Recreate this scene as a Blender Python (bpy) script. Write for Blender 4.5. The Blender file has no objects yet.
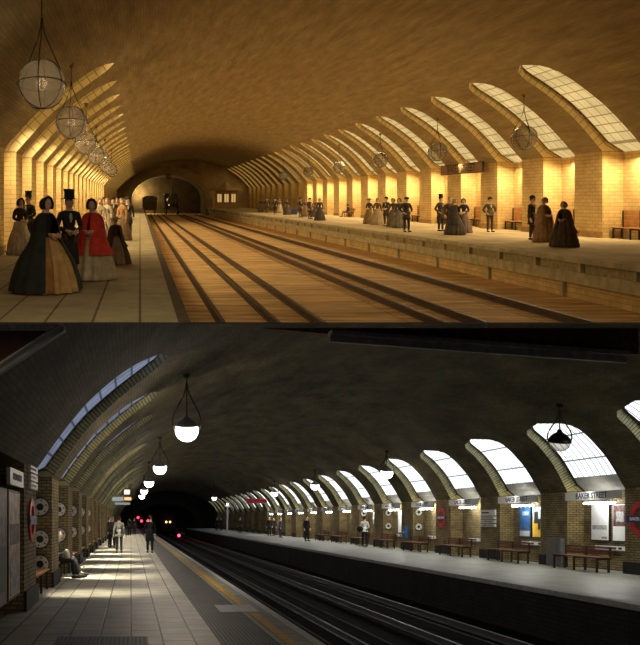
import bpy, bmesh, math, random
from math import sin, cos, pi, sqrt, atan2
from mathutils import Vector, Matrix
random.seed(7)
C = bpy.context.scene.collection
F = 800.0; PX = 135.5
# ------------------------------------------------------------------ materials
def nodes(name):
    m = bpy.data.materials.new(name); m.use_nodes = True
    nt = m.node_tree; nt.nodes.clear()
    out = nt.nodes.new('ShaderNodeOutputMaterial')
    return m, nt, out
def N(nt, t, **kw):
    n = nt.nodes.new(t)
    for k, v in kw.items():
        if hasattr(n, k) and not k in n.inputs: setattr(n, k, v)
        else: n.inputs[k].default_value = v
    return n
def c4(c): return (c[0], c[1], c[2], 1)
def mat(name, col, rough=.8, var=.25, scale=6, metal=0, spec=.3, bump=0):
    m, nt, out = nodes(name)
    b = N(nt, 'ShaderNodeBsdfPrincipled', Roughness=rough, Metallic=metal)
    b.inputs['Specular IOR Level'].default_value = spec
    tc = N(nt, 'ShaderNodeTexCoord')
    no = N(nt, 'ShaderNodeTexNoise', Scale=scale, Detail=4.0)
    r = N(nt, 'ShaderNodeValToRGB')
    r.color_ramp.elements[0].position = .3; r.color_ramp.elements[1].position = .7
    r.color_ramp.elements[0].color = c4([x*(1-var) for x in col])
    r.color_ramp.elements[1].color = c4([min(1, x*(1+var)) for x in col])
    nt.links.new(tc.outputs['Object'], no.inputs['Vector'])
    nt.links.new(no.outputs['Fac'], r.inputs['Fac'])
    nt.links.new(r.outputs['Color'], b.inputs['Base Color'])
    if bump:
        bp = N(nt, 'ShaderNodeBump', Strength=bump, Distance=.02)
        nt.links.new(no.outputs['Fac'], bp.inputs['Height']); nt.links.new(bp.outputs['Normal'], b.inputs['Normal'])
    nt.links.new(b.outputs[0], out.inputs[0])
    return m
def emis(name, col, k):
    m, nt, out = nodes(name)
    e = N(nt, 'ShaderNodeEmission', Strength=k); e.inputs['Color'].default_value = c4(col)
    nt.links.new(e.outputs[0], out.inputs[0]); return m
def uvbrick(name, c1, c2, mortar, bw, bh, msize=.012, rough=.85, offset=.5, noise=.35, nscale=1.2, bump=.3, spec=.3, stretch=(1,1,1)):
    """brick / paving / board pattern laid out in metres on the UV map, with broad soot stains"""
    m, nt, out = nodes(name)
    b = N(nt, 'ShaderNodeBsdfPrincipled', Roughness=rough); b.inputs['Specular IOR Level'].default_value = spec
    uv = N(nt, 'ShaderNodeUVMap', uv_map='uv')
    br = N(nt, 'ShaderNodeTexBrick', offset=offset, Scale=1.0)
    br.inputs['Color1'].default_value = c4(c1); br.inputs['Color2'].default_value = c4(c2); br.inputs['Mortar'].default_value = c4(mortar)
    br.inputs['Brick Width'].default_value = bw; br.inputs['Row Height'].default_value = bh
    br.inputs['Mortar Size'].default_value = msize; br.inputs['Mortar Smooth'].default_value = .3
    nt.links.new(uv.outputs[0], br.inputs['Vector'])
    mp = N(nt, 'ShaderNodeMapping'); mp.inputs['Scale'].default_value = stretch
    nt.links.new(uv.outputs[0], mp.inputs['Vector'])
    no = N(nt, 'ShaderNodeTexNoise', Scale=nscale, Detail=6.0, Roughness=.65)
    nt.links.new(mp.outputs[0], no.inputs['Vector'])
    mr = N(nt, 'ShaderNodeMapRange'); mr.inputs['From Min'].default_value = .3; mr.inputs['From Max'].default_value = .7
    mr.inputs['To Min'].default_value = 1-noise; mr.inputs['To Max'].default_value = 1+noise*.6
    nt.links.new(no.outputs['Fac'], mr.inputs['Value'])
    mx = N(nt, 'ShaderNodeVectorMath', operation='MULTIPLY')
    nt.links.new(br.outputs['Color'], mx.inputs[0]); nt.links.new(mr.outputs[0], mx.inputs[1])
    nt.links.new(mx.outputs[0], b.inputs['Base Color'])
    if bump:
        bp = N(nt, 'ShaderNodeBump', Strength=bump, Distance=.02)
        nt.links.new(br.outputs['Fac'], bp.inputs['Height']); bp.invert = True
        nt.links.new(bp.outputs['Normal'], b.inputs['Normal'])
    nt.links.new(b.outputs[0], out.inputs[0])
    return m
def glazing(name, col, dark, k, bw, bh, msize, noise=.25):
    m, nt, out = nodes(name)
    uv = N(nt, 'ShaderNodeUVMap', uv_map='uv')
    br = N(nt, 'ShaderNodeTexBrick', offset=0, Scale=1.0)
    br.inputs['Color1'].default_value = c4(col); br.inputs['Color2'].default_value = c4([x*.92 for x in col]); br.inputs['Mortar'].default_value = c4(dark)
    br.inputs['Brick Width'].default_value = bw; br.inputs['Row Height'].default_value = bh
    br.inputs['Mortar Size'].default_value = msize; br.inputs['Mortar Smooth'].default_value = .2
    nt.links.new(uv.outputs[0], br.inputs['Vector'])
    no = N(nt, 'ShaderNodeTexNoise', Scale=.8, Detail=3.0)
    nt.links.new(uv.outputs[0], no.inputs['Vector'])
    mr = N(nt, 'ShaderNodeMapRange'); mr.inputs['From Min'].default_value = .3; mr.inputs['From Max'].default_value = .7
    mr.inputs['To Min'].default_value = k*(1-noise); mr.inputs['To Max'].default_value = k
    nt.links.new(no.outputs['Fac'], mr.inputs['Value'])
    e = N(nt, 'ShaderNodeEmission')
    nt.links.new(br.outputs['Color'], e.inputs['Color']); nt.links.new(mr.outputs[0], e.inputs['Strength'])
    nt.links.new(e.outputs[0], out.inputs[0]); return m
def glass(name, col, alpha):
    m, nt, out = nodes(name)
    t = N(nt, 'ShaderNodeBsdfTransparent'); t.inputs[0].default_value = (1, .97, .9, 1)
    b = N(nt, 'ShaderNodeBsdfPrincipled', Roughness=.12); b.inputs['Base Color'].default_value = c4(col)
    lw = N(nt, 'ShaderNodeLayerWeight', Blend=.35)
    mr = N(nt, 'ShaderNodeMapRange'); mr.inputs['To Min'].default_value = alpha; mr.inputs['To Max'].default_value = min(1, alpha+.45)
    nt.links.new(lw.outputs['Facing'], mr.inputs['Value'])
    mx = N(nt, 'ShaderNodeMixShader'); nt.links.new(mr.outputs[0], mx.inputs[0])
    nt.links.new(t.outputs[0], mx.inputs[1]); nt.links.new(b.outputs[0], mx.inputs[2])
    nt.links.new(mx.outputs[0], out.inputs[0]); return m
# ------------------------------------------------------------------ mesh builder
class MB:
    def __init__(s): s.v = []; s.f = []; s.uv = []
    def p(s, x, y, z, uv=(0, 0)): s.v.append((x, y, z)); s.uv.append(uv); return len(s.v)-1
    def face(s, *i): s.f.append(tuple(i))
    def quad(s, a, b, c, d, uvs=None):
        uvs = uvs or [(0, 0)]*4
        s.face(*[s.p(*q, uv=u) for q, u in zip((a, b, c, d), uvs)])
    def box(s, x0, x1, y0, y1, z0, z1):
        i = len(s.v)
        for z in (z0, z1):
            for x, y in ((x0, y0), (x1, y0), (x1, y1), (x0, y1)): s.p(x, y, z, (x+y, z))
        for q in ((3, 2, 1, 0), (4, 5, 6, 7), (0, 1, 5, 4), (1, 2, 6, 5), (2, 3, 7, 6), (3, 0, 4, 7)): s.face(*[i+k for k in q])
        return s
    def rings(s, rings, cap=True, closed=True):
        n = len(rings[0]); b = len(s.v)
        for k, r in enumerate(rings):
            for j, q in enumerate(r): s.p(*q, uv=(j/n, k/len(rings)))
        for k in range(len(rings)-1):
            for j in range(n if closed else n-1):
                s.face(b+k*n+j, b+k*n+(j+1) % n, b+(k+1)*n+(j+1) % n, b+(k+1)*n+j)
        if cap and closed:
            s.face(*[b+j for j in range(n)][::-1]); s.face(*[b+(len(rings)-1)*n+j for j in range(n)])
        return s
    def lathe(s, prof, n=16, c=(0, 0, 0), sy=1, fold=0, nf=12, a0=0, a1=2*pi, axis='z', cap=True):
        full = abs(a1-a0-2*pi) < 1e-4; R = []
        for r, z in prof:
            ring = []
            for j in range(n if full else n+1):
                a = a0+(a1-a0)*j/n
                rr = r*(1+fold*sin(nf*a)*min(1, max(0, (prof[0][1]-z)/max(.01, abs(prof[0][1]-prof[-1][1])))))
                q = (rr*cos(a), rr*sin(a)*sy, z)
                if axis == 'x': q = (q[2], q[0], q[1])
                if axis == 'y': q = (q[0], q[2], q[1])
                ring.append((q[0]+c[0], q[1]+c[1], q[2]+c[2]))
            R.append(ring)
        return s.rings(R, cap=cap and full, closed=full)
    def tube(s, pts, r, n=6, close=False):
        P = [Vector(q) for q in pts]; R = []; rr = r if isinstance(r, (list, tuple)) else [r]*len(P)
        m = len(P)
        for i, q in enumerate(P):
            if close: d = P[(i+1) % m]-P[i-1]
            else: d = P[min(i+1, m-1)]-P[max(i-1, 0)]
            d.normalize()
            up = Vector((0, 0, 1)) if abs(d.z) < .9 else Vector((1, 0, 0))
            a = d.cross(up).normalized(); b = d.cross(a).normalized()
            R.append([tuple(q+(a*cos(2*pi*j/n)+b*sin(2*pi*j/n))*rr[i]) for j in range(n)])
        if close: R.append(R[0])
        return s.rings(R, cap=not close)
    def sphere(s, c, r, n=12, m=8, sc=(1, 1, 1)):
        prof = [(max(.002, sin(pi*k/m))*1.0, -cos(pi*k/m)) for k in range(m+1)]
        R = [[(c[0]+r*sc[0]*p_*cos(2*pi*j/n), c[1]+r*sc[1]*p_*sin(2*pi*j/n), c[2]+r*sc[2]*z) for j in range(n)] for p_, z in prof]
        return s.rings(R)
    def mesh(s, me, off=(0, 0, 0), f=None):
        b = len(s.v)
        for v in me.vertices:
            q = (v.co.x+off[0], v.co.y+off[1], v.co.z+off[2])
            s.p(*(f(q) if f else q))
        for p in me.polygons: s.face(*[b+k for k in p.vertices])
        return s
    def build(s, name, m, parent=None, cut=0, smooth=False, k=None, world=False, bevel=0):
        me = bpy.data.meshes.new(name)
        vs = s.v
        if k: vs = [(x, y, z+k[0]*x+k[1]*y) for x, y, z in vs]
        me.from_pydata(vs, [], s.f); me.validate()
        uvl = me.uv_layers.new(name='uv')
        for l in me.loops: uvl.data[l.index].uv = s.uv[l.vertex_index]
        if smooth:
            for p in me.polygons: p.use_smooth = True
        if cut:
            bm = bmesh.new(); bm.from_mesh(me)
            bmesh.ops.bisect_plane(bm, geom=bm.verts[:]+bm.edges[:]+bm.faces[:], plane_co=(0, 0, .004 if cut > 0 else -.016),
                                   plane_no=(0, 0, cut), clear_inner=True)
            bm.to_mesh(me); bm.free()
        me.materials.append(m)
        o = bpy.data.objects.new(name, me); C.objects.link(o)
        if parent: o.parent = parent
        if bevel:
            bv = o.modifiers.new('Bevel', 'BEVEL'); bv.width = bevel; bv.segments = 1
        return o
def tag(o, label, cat, group=None, kind=None):
    o['label'] = label; o['category'] = cat
    if group: o['group'] = group
    if kind: o['kind'] = kind
    return o
def struct(o, label=None, cat=None):
    o['kind'] = 'structure'
    if label: o['label'] = label
    if cat: o['category'] = cat
    return o
DG = None
def baked(ob):
    dg = bpy.context.evaluated_depsgraph_get()
    me = bpy.data.meshes.new_from_object(ob.evaluated_get(dg))
    d = ob.data; bpy.data.objects.remove(ob)
    return me
def skin(V, E, root=0, sub=1):
    """V: (x,y,z,r) joints"""
    me = bpy.data.meshes.new('skin'); bm = bmesh.new()
    L = bm.verts.layers.skin.verify()
    vs = [bm.verts.new(v[:3]) for v in V]
    for a, b in E: bm.edges.new((vs[a], vs[b]))
    for v, q in zip(vs, V):
        r = q[3] if isinstance(q[3], tuple) else (q[3], q[3])
        v[L].radius = r
    vs[root][L].use_root = True
    bm.to_mesh(me); bm.free()
    o = bpy.data.objects.new('skin', me); C.objects.link(o)
    md = o.modifiers.new('s', 'SKIN'); md.use_smooth_shade = True
    if sub:
        m2 = o.modifiers.new('b', 'SUBSURF'); m2.levels = sub; m2.render_levels = sub
    return baked(o)
TXT = {}
def text_mesh(body, size, space=1.0):
    key = (body, size)
    if key in TXT: return TXT[key]
    cu = bpy.data.curves.new('t', 'FONT'); cu.body = body; cu.size = size; cu.align_x = 'CENTER'; cu.align_y = 'CENTER'
    cu.space_character = space; cu.extrude = .004; cu.offset = size*.015; cu.resolution_u = 2
    o = bpy.data.objects.new('t', cu); C.objects.link(o)
    TXT[key] = baked(o); return TXT[key]
# ------------------------------------------------------------------ a station: level across, on a gradient along its length
def catmull(P, n):
    out = []
    for i in range(len(P)-1):
        p0 = P[max(i-1, 0)]; p1 = P[i]; p2 = P[i+1]; p3 = P[min(i+2, len(P)-1)]
        for k in range(n):
            t = k/n
            out.append(tuple(.5*((2*b)+(c-a)*t+(2*a-5*b+4*c-d)*t*t+(-a+3*b-3*c+d)*t**3) for a, b, c, d in zip(p0, p1, p2, p3)))
    out.append(P[-1]); return out
class Station:
    def __init__(s, u0, v0, cut):
        s.yaw = math.atan((u0-PX)/F); s.k = (322.5-v0)/F; s.cut = cut
    def P(s, x, y, h):
        X = x*cos(s.yaw)+y*sin(s.yaw); Y = -x*sin(s.yaw)+y*cos(s.yaw)
        return (X, Y, h+s.k*Y)
    def root(s, name, x, y, h, rot=0):
        o = bpy.data.objects.new(name, None); C.objects.link(o); o.empty_display_size = .2
        o.location = s.P(x, y, h); o.rotation_euler = (0, 0, rot-s.yaw)
        o['_r'] = rot-s.yaw; return o
    def sh(s, r=0):
        r = r-s.yaw
        return (s.k*sin(r), s.k*cos(r))
    def part(s, mb, name, m, root, rot=0, **kw):
        return mb.build(name, m, root, k=s.sh(rot), **kw)
    def single(s, mb, name, m, x, y, h, rot=0, **kw):
        o = mb.build(name, m, None, k=s.sh(rot), **kw); o.location = s.P(x, y, h); o.rotation_euler = (0, 0, rot-s.yaw); return o
    def W(s, mb, name, m, **kw):      # verts given in station coordinates (x across, y along, h above eye)
        mb.v = [s.P(*q) for q in mb.v]
        return mb.build(name, m, cut=s.cut, **kw)
    def grid_floor(s, name, m, x0, x1, y0, y1, h):
        mb = MB(); mb.quad((x0, y0, h), (x1, y0, h), (x1, y1, h), (x0, y1, h), [(y0, x0), (y0, x1), (y1, x1), (y1, x0)])
        return struct(s.W(mb, name, m))
NSEG = 9
Y0L = 5.5
def build_shell(st, nodes_, y0, y1, side, mats, winno):
    """side: dict L/R -> xf, xb, hs, fl, bays(list), W, off(bottom), offt"""
    prof = catmull(nodes_, NSEG)
    n = len(prof); arc = [0]
    for i in range(1, n): arc.append(arc[-1]+math.dist(prof[i], prof[i-1]))
    def nrm(i):
        a = prof[max(i-1, 0)]; b = prof[min(i+1, n-1)]
        tx, th = b[0]-a[0], b[1]-a[1]; l = math.hypot(tx, th)
        return (-th/l, tx/l)
    mb = MB()
    def strip(i, ya, yb, yc, yd):
        a, b = prof[i], prof[i+1]
        mb.quad((a[0], ya, a[1]), (a[0], yb, a[1]), (b[0], yd, b[1]), (b[0], yc, b[1]),
                [(ya, arc[i]), (yb, arc[i]), (yd, arc[i+1]), (yc, arc[i+1])])
    nr = 2*NSEG
    wins = {}
    for sd in 'LR':
        S = side[sd]
        rows = list(range(0, nr+1)) if sd == 'L' else list(range(n-1, n-2-nr, -1))
        def w(j):
            t = j/nr
            c = S.get('rt', .8)
            return S['W']*(1-.10*t) if t < c else S['W']*(1-.10*t)*sqrt(max(0, 1-((t-c)/(1-c))**2))
        ws = [w(j) for j in range(nr+1)]
        for j in range(nr):
            ia, ib = rows[j], rows[j+1]; wa, wb = ws[j], ws[j+1]
            ea = [y0]; eb = [y0]
            for yc in S['wins']:
                ea += [yc-wa, yc+wa]; eb += [yc-wb, yc+wb]
            ea.append(y1); eb.append(y1)
            for q in range(0, len(ea), 2):
                a, b = prof[ia], prof[ib]
                mb.quad((a[0], ea[q], a[1]), (a[0], ea[q+1], a[1]), (b[0], eb[q+1], b[1]), (b[0], eb[q], b[1]),
                        [(ea[q], arc[ia]), (ea[q+1], arc[ia]), (eb[q+1], arc[ib]), (eb[q], arc[ib])])
        # windows
        off = []
        for j in range(nr+1):
            i = rows[j]; t = j/nr
            if j == 0: off.append((S['xb']-S['xf'], 0))
            else:
                nx, nh = nrm(i); d = S['d0']+(S['d1']-S['d0'])*t
                off.append((nx*d, nh*d))
        for kk, yc in enumerate(S['wins']):
            lo = MB(); fr = MB(); gl = MB(); sl = MB()
            def V(j, sg): return (prof[rows[j]][0], yc+sg*ws[j], prof[rows[j]][1])
            def U(j, sg, k=1.0, e=0.0):
                p = prof[rows[j]]; o = off[j]
                return (p[0]+o[0]*(1-e), yc+sg*ws[j]*k, p[1]+o[1]*(1-e))
            for j in range(nr):
                A = arc[rows[j]]; B = arc[rows[j+1]]
                for sg in (-1, 1):
                    lo.quad(V(j, sg), U(j, sg), U(j+1, sg), V(j+1, sg), [(0, A), (S['d0'], A), (S['d0'], B), (0, B)])
                    fr.quad(U(j, sg), U(j, sg, .93, .12), U(j+1, sg, .93, .12), U(j+1, sg))
                    fr.quad(U(j, sg, .93, .12), U(j, sg, .90, .02), U(j+1, sg, .90, .02), U(j+1, sg, .93, .12))
                tgt = sl if j/nr < S['sill'] else gl
                tgt.quad(U(j, -1, .92, .03), U(j, 1, .92, .03), U(j+1, 1, .92, .03), U(j+1, -1, .92, .03),
                         [(yc-ws[j], A), (yc+ws[j], A), (yc+ws[j+1], B), (yc-ws[j+1], B)])
            wn = 'window_%d' % winno[0]; winno[0] += 1
            o = struct(st.W(lo, wn, mats['reveal'+sd]))
            if fr.v: st.W(fr, 'window_frame', mats['frame'], parent=o)
            if sl.v: st.W(sl, 'sill_panel', mats['sill'], parent=o)
            st.W(gl, 'glazing', mats['glaze'+sd], parent=o)
        # wall below the springing
        wl = MB(); xf, xb, hs, fl = S['xf'], S['xb'], prof[rows[0]][1], S['floor']
        def wq(xa, ya, xc, yc_, h0=fl, h1=None):
            h1 = hs if h1 is None else h1
            d = math.hypot(xc-xa, yc_-ya); u = ya+xa
            wl.quad((xa, ya, h0), (xc, yc_, h0), (xc, yc_, h1), (xa, ya, h1), [(u, h0), (u+d, h0), (u+d, h1), (u, h1)])
        cur = y0
        for yc in sorted(S['bays']):
            a, b = yc-S['W'], yc+S['W']
            wq(xf, cur, xf, a); wq(xf, a, xb, a); wq(xb, a, xb, b); wq(xb, b, xf, b); cur = b
            if yc not in S['wins']:
                wl.quad((xf, a, hs), (xf, b, hs), (xb, b, hs), (xb, a, hs), [(a, xf), (b, xf), (b, xb), (a, xb)])
        wq(xf, cur, xf, y1)
        struct(st.W(wl, 'wall_left' if sd == 'L' else 'wall_right', mats['wall']))
        # plinth along each pier, projecting 4 cm
        pl = MB(); cur = y0; sg = 1 if sd == 'L' else -1
        for yc in sorted(S['bays'])+[None]:
            b = y1 if yc is None else yc-S['W']
            if b > cur: pl.box(min(xf, xf+sg*.05), max(xf, xf+sg*.05), cur-.03, b+.03, fl, fl+S['pl'])
            if yc is not None: cur = yc+S['W']
        struct(st.W(pl, 'baseboard_left' if sd == 'L' else 'baseboard_right', mats['plinth']))
    for i in range(nr, n-1-nr): strip(i, y0, y1, y0, y1)
    v = st.W(mb, 'ceiling', mats['vault'])
    bm = bmesh.new(); bm.from_mesh(v.data); bmesh.ops.remove_doubles(bm, verts=bm.verts, dist=.0005); bmesh.ops.recalc_face_normals(bm, faces=bm.faces); bm.to_mesh(v.data); bm.free()
    for p in v.data.polygons: p.use_smooth = True
    struct(v)
    return prof
def area(st, x, y, h, sx, sy, power, col, direction, name='bay_fill'):
    l = bpy.data.lights.new(name, 'AREA'); l.shape = 'RECTANGLE'; l.size = sx; l.size_y = sy; l.energy = power; l.color = col
    o = bpy.data.objects.new(name, l); C.objects.link(o); o.location = st.P(x, y, h)
    o.rotation_euler = Vector(direction).to_track_quat('-Z', 'Y').to_euler(); return o
def point(st, x, y, h, power, col, r=.15, name='lamp_light'):
    l = bpy.data.lights.new(name, 'POINT'); l.energy = power; l.color = col; l.shadow_soft_size = r
    o = bpy.data.objects.new(name, l); C.objects.link(o); o.location = st.P(x, y, h); return o
winno = [1]
# ================================================================== UPPER STATION (gaslit, golden)
UP = Station(140, 199, 1)
m_vaultU = uvbrick('golden brown vault render', (.43, .345, .20), (.37, .29, .165), (.30, .23, .13), .5, .09, .008, noise=.32, nscale=1.1, bump=.1, stretch=(.35, 2.2, 1), spec=.1)
m_brickU = uvbrick('yellow stock brick', (.78, .57, .26), (.68, .48, .21), (.50, .35, .16), .46, .15, .014, noise=.22, bump=.2, spec=.1)
m_revU = uvbrick('cream glazed tile', (.85, .68, .36), (.78, .60, .30), (.45, .32, .15), .3, .3, .02, noise=.2, offset=0, bump=.1)
m_plinU = mat('worn brown plinth', (.42, .26, .11), .9)
m_frameU = mat('dark bronze sash', (.20, .14, .07), .6)
m_glU = glazing('old skylight glass', (1.0, .71, .28), (.45, .27, .09), .92, .62, .45, .028, .3)
LW, RW = 1.15, 1.35
lb = [24.65+3.65*i for i in range(31)]; rb = [31.45+4.8*i for i in range(23)]
nodU = [(-4.0, 1.5), (-2.6, 2.95), (-.77, 4.2), (2.8, 5.9), (7.3, 6.6), (11.5, 6.3), (14.9, 5.25), (17.2, 3.75), (18.9, 1.93)]
profU = build_shell(UP, nodU, 8.5, 140, {
    'L': dict(xf=-4.0, xb=-4.5, floor=-1.6, bays=lb, wins=lb, W=LW, d0=.5, d1=.35, rt=.72, sill=0, pl=.25),
    'R': dict(xf=18.9, xb=19.75, floor=-1.6, bays=rb, wins=rb, W=RW, d0=.42, d1=.28, sill=0, pl=.25)},
    dict(revealL=m_revU, revealR=m_revU, frame=m_frameU, sill=m_revU, glazeL=m_glU, glazeR=m_glU, wall=m_brickU, plinth=m_plinU, vault=m_vaultU), winno)
m_boardU = uvbrick('long platform boards', (.50, .41, .25), (.43, .35, .21), (.16, .12, .07), 9, .62, .02, noise=.3, bump=.15)
m_flagU = uvbrick('pale platform flags', (.62, .48, .27), (.55, .42, .24), (.40, .3, .16), 1.6, 1.2, .02, noise=.3, nscale=.6, bump=.1)
m_bedU = uvbrick('ochre timbered track bed', (.92, .62, .29), (.78, .49, .21), (.50, .29, .12), .55, 3.0, .03, noise=.55, nscale=.9, bump=.3, stretch=(2.5, .5, 1))
UP.grid_floor('floor', m_boardU, -4.6, .645, 8.5, 140, -1.6)
UP.grid_floor('floor', m_flagU, 11.9, 19.7, 8.5, 140, -1.6)
UP.grid_floor('floor', m_bedU, .4, 12.6, 8.5, 175, -2.75)
m_stone = mat('weathered greenish stone coping', (.52, .45, .27), .9, .25, 3)
m_copL = mat('dark platform edge timber', (.10, .07, .035), .8)
tr = [1]
def trim(mb, st, m, label=None):
    o = struct(st.W(mb, 'trim_%d' % tr[0], m)); tr[0] += 1; return o
def lbox(x0, x1, y0, y1, h0, h1): return MB().box(x0, x1, y0, y1, h0, h1)
trim(lbox(.50, .66, 8.5, 140, -1.72, -1.594), UP, m_copL)
q = MB(); q.quad((.645, 8.5, -2.75), (.645, 140, -2.75), (.645, 140, -1.7), (.645, 8.5, -1.7), [(8.5, -2.75), (140, -2.75), (140, -1.7), (8.5, -1.7)]); trim(q, UP, m_brickU)
trim(lbox(11.72, 12.0, 8.5, 140, -1.72, -1.59), UP, m_stone)
trim(lbox(11.86, 12.05, 8.5, 140, -1.98, -1.72), UP, mat('brown stone fascia', (.42, .34, .19), .9))
trim(lbox(11.80, 12.05, 8.5, 140, -2.30, -1.98), UP, m_stone)
q = MB(); q.quad((12.0, 8.5, -2.75), (12.0, 140, -2.75), (12.0, 140, -2.28), (12.0, 8.5, -2.28), [(8.5, 0), (140, 0), (140, .47), (8.5, .47)]); trim(q, UP, m_brickU)
q = MB()
for i in range(50):
    y = 19+2.4*i
    q.box(11.74, 11.88, y, y+.12, -1.96, -1.72); 
    if i % 2: q.box(11.90, 12.02, y+1.2, y+1.38, -2.75, -2.3)
trim(q, UP, m_stone)
# rails of the mixed-gauge tracks
m_railU = mat('worn dark rail', (.11, .07, .045), .5, .2, 3, .3)
for i, (x, lab) in enumerate([(1.75, 'rail nearest the left boarded platform'), (2.9, 'second rail from the left boarded platform'), (3.85, 'third rail, left of the wide gap between the tracks'),
                              (6.4, 'rail just right of the wide gap between the tracks'), (7.25, 'second rail right of the wide gap between the tracks'), (9.5, 'rail nearest the stone-edged right platform')]):
    q = MB(); q.box(x-.06, x+.06, 12, 139, -2.75, -2.68).box(x-.02, x+.02, 12, 139, -2.68, -2.62).box(x-.045, x+.045, 12, 139, -2.62, -2.57)
    o = UP.W(q, 'rail', m_railU); tag(o, 'iron '+lab+' in the golden station', 'rail', 'rails on the ochre track bed')
# end wall with portal
m_soot = mat('sooty tunnel lining', (.10, .075, .045), .95, .3, 1)
def endwall(st, prof, y, cx, rw, hc, hb, m, mring, name, bevelw=.9, tdepth=35):
    mb = MB(); tn = MB(); n = 24; inner = []
    for j in range(n+1):
        a = pi*j/n; inner.append((cx-rw*cos(a), hb+(hc-hb)*sin(a)))
    inner = [(cx-rw, -3.0)]+inner+[(cx+rw, -3.0)]
    # outer loop sampled to the same count
    outp = [(prof[0][0]-.6, -3.0), (prof[0][0]-.6, prof[0][1])]+prof+[(prof[-1][0]+.7, prof[-1][1]), (prof[-1][0]+.7, -3.0)]
    L = [0]
    for i in range(1, len(outp)): L.append(L[-1]+math.dist(outp[i], outp[i-1]))
    out = []
    for j in range(len(inner)):
        d = L[-1]*j/(len(inner)-1); i = 0
        while i < len(L)-2 and L[i+1] < d: i += 1
        t = (d-L[i])/max(1e-6, L[i+1]-L[i]); a, b = outp[i], outp[i+1]
        out.append((a[0]+(b[0]-a[0])*t, a[1]+(b[1]-a[1])*t))
    for j in range(len(inner)-1):
        a, b, c, d = inner[j], inner[j+1], out[j+1], out[j]
        mb.quad((a[0], y, a[1]), (b[0], y, b[1]), (c[0], y, c[1]), (d[0], y, d[1]), [a, b, c, d])
        tn.quad((a[0], y, a[1]), (b[0], y, b[1]), (b[0], y+tdepth, b[1]), (a[0], y+tdepth, a[1]), [(a[0], 0), (b[0], 0), (b[0], 35), (a[0], 35)])
    tn.face(*[tn.p(a[0], y+tdepth, a[1]) for a in inner])
    struct(st.W(mb, name, m)); struct(st.W(tn, 'wall_tunnel', m_soot))
    r = MB(); R = []
    for j in range(n+1):
        a = pi*j/n; e = []
        for dr, dy in ((0, .05), (0, -.35), (bevelw*.45, -.45), (bevelw, -.3), (bevelw, .05)):
            e.append((cx-(rw+dr)*cos(a), y+dy, hb+(hc-hb+dr)*sin(a)))
        R.append(e)
    r.rings(R)
    return r
m_endU = mat('smoke stained end wall', (.52, .39, .21), .95, .3, .5)
r = endwall(UP, profU, 139.6, 5.0, 6.5, 4.15, .0, m_endU, None, 'wall_far', 1.4, 12)
trim(r, UP, mat('stone portal ring', (.55, .42, .22), .9, .15, 1))
# ---- gas globes
m_iron = mat('black iron', (.03, .025, .02), .5, .2, 5, .4)
m_brass = mat('tarnished brass', (.25, .15, .05), .4, .2, 5, .7)
m_globe = glass('smoky globe glass', (.30, .26, .20), .40)
m_mantle = emis('gas flame', (1, .62, .25), 1.0)
def gas_globe(st, x, y, h, R, hook, label, group):
    ro = st.root('globe_lamp', x, y, h); tag(ro, label, 'lamp', group)
    g = MB().sphere((0, 0, 0), R, 24, 16); g.build('glass_globe', m_globe, ro, smooth=True)
    w = MB(); rr = R*1.02; tk = R*.022
    w.tube([(rr*cos(2*pi*j/24), rr*sin(2*pi*j/24), 0) for j in range(24)], tk, 5, close=True)
    for a in (0.5, 0.5+pi/3, .5+2*pi/3):
        w.tube([(rr*cos(a)*sin(2*pi*j/24), rr*sin(a)*sin(2*pi*j/24), rr*cos(2*pi*j/24)) for j in range(24)], tk, 5, close=True)
    w.build('cage', m_iron, ro)
    L = hook-h
    zt = min(L*.72, 3.6*R)
    for a in (.5, .5+2*pi/3, .5+4*pi/3):
        pts = []
        for j in range(9):
            t = j/8; e = rr*(1-t)**1.0*(1-.35*sin(pi*t)) + rr*.05
            e = rr*(.5+.5*cos(pi*t))*(1-.12*t)+.01
            pts.append((e*cos(a), e*sin(a), zt*t))
        MB().tube(pts, tk*1.1, 5).build('suspension_rod', m_iron, ro)
    MB().lathe([(R*.02, zt-.02), (R*.05, zt), (R*.035, zt+.05), (R*.03, L-.1), (R*.12, L-.05), (R*.22, L+.05)], 8).build('ceiling_rod', m_brass, ro)
    b = MB().lathe([(.01, -R*.2), (R*.07, -R*.15), (R*.05, R*.05), (R*.09, R*.12), (.01, R*.2)], 8)
    b.build('burner', m_brass, ro)
    return ro
lefts = [(14.0, -1.72, 2.01, 'nearest of the big caged globe gas lamps hanging over the left platform'),
         (21.2, -1.82, 2.03, 'second nearest caged globe gas lamp over the left platform'),
         (29.2, -1.97, 2.06, 'third caged globe gas lamp over the left platform, counting from the front'),
         (37.3, -2.05, 2.05, 'fourth caged globe gas lamp over the left platform, counting from the front'),
         (46, -2.02, 2.0, 'fifth caged globe gas lamp over the left platform, small and dim'),
         (56, -2.0, 2.0, 'farthest visible caged globe gas lamp over the left platform')]
def hprof(prof, x):
    for a, b in zip(prof, prof[1:]):
        if a[0] <= x <= b[0]: return a[1]+(b[1]-a[1])*(x-a[0])/(b[0]-a[0])
    return 3
for y, x, h, lab in lefts: gas_globe(UP, x, y, h, .42, hprof(profU, x)-.01, lab, 'globe lamps over the left golden platform')
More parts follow.
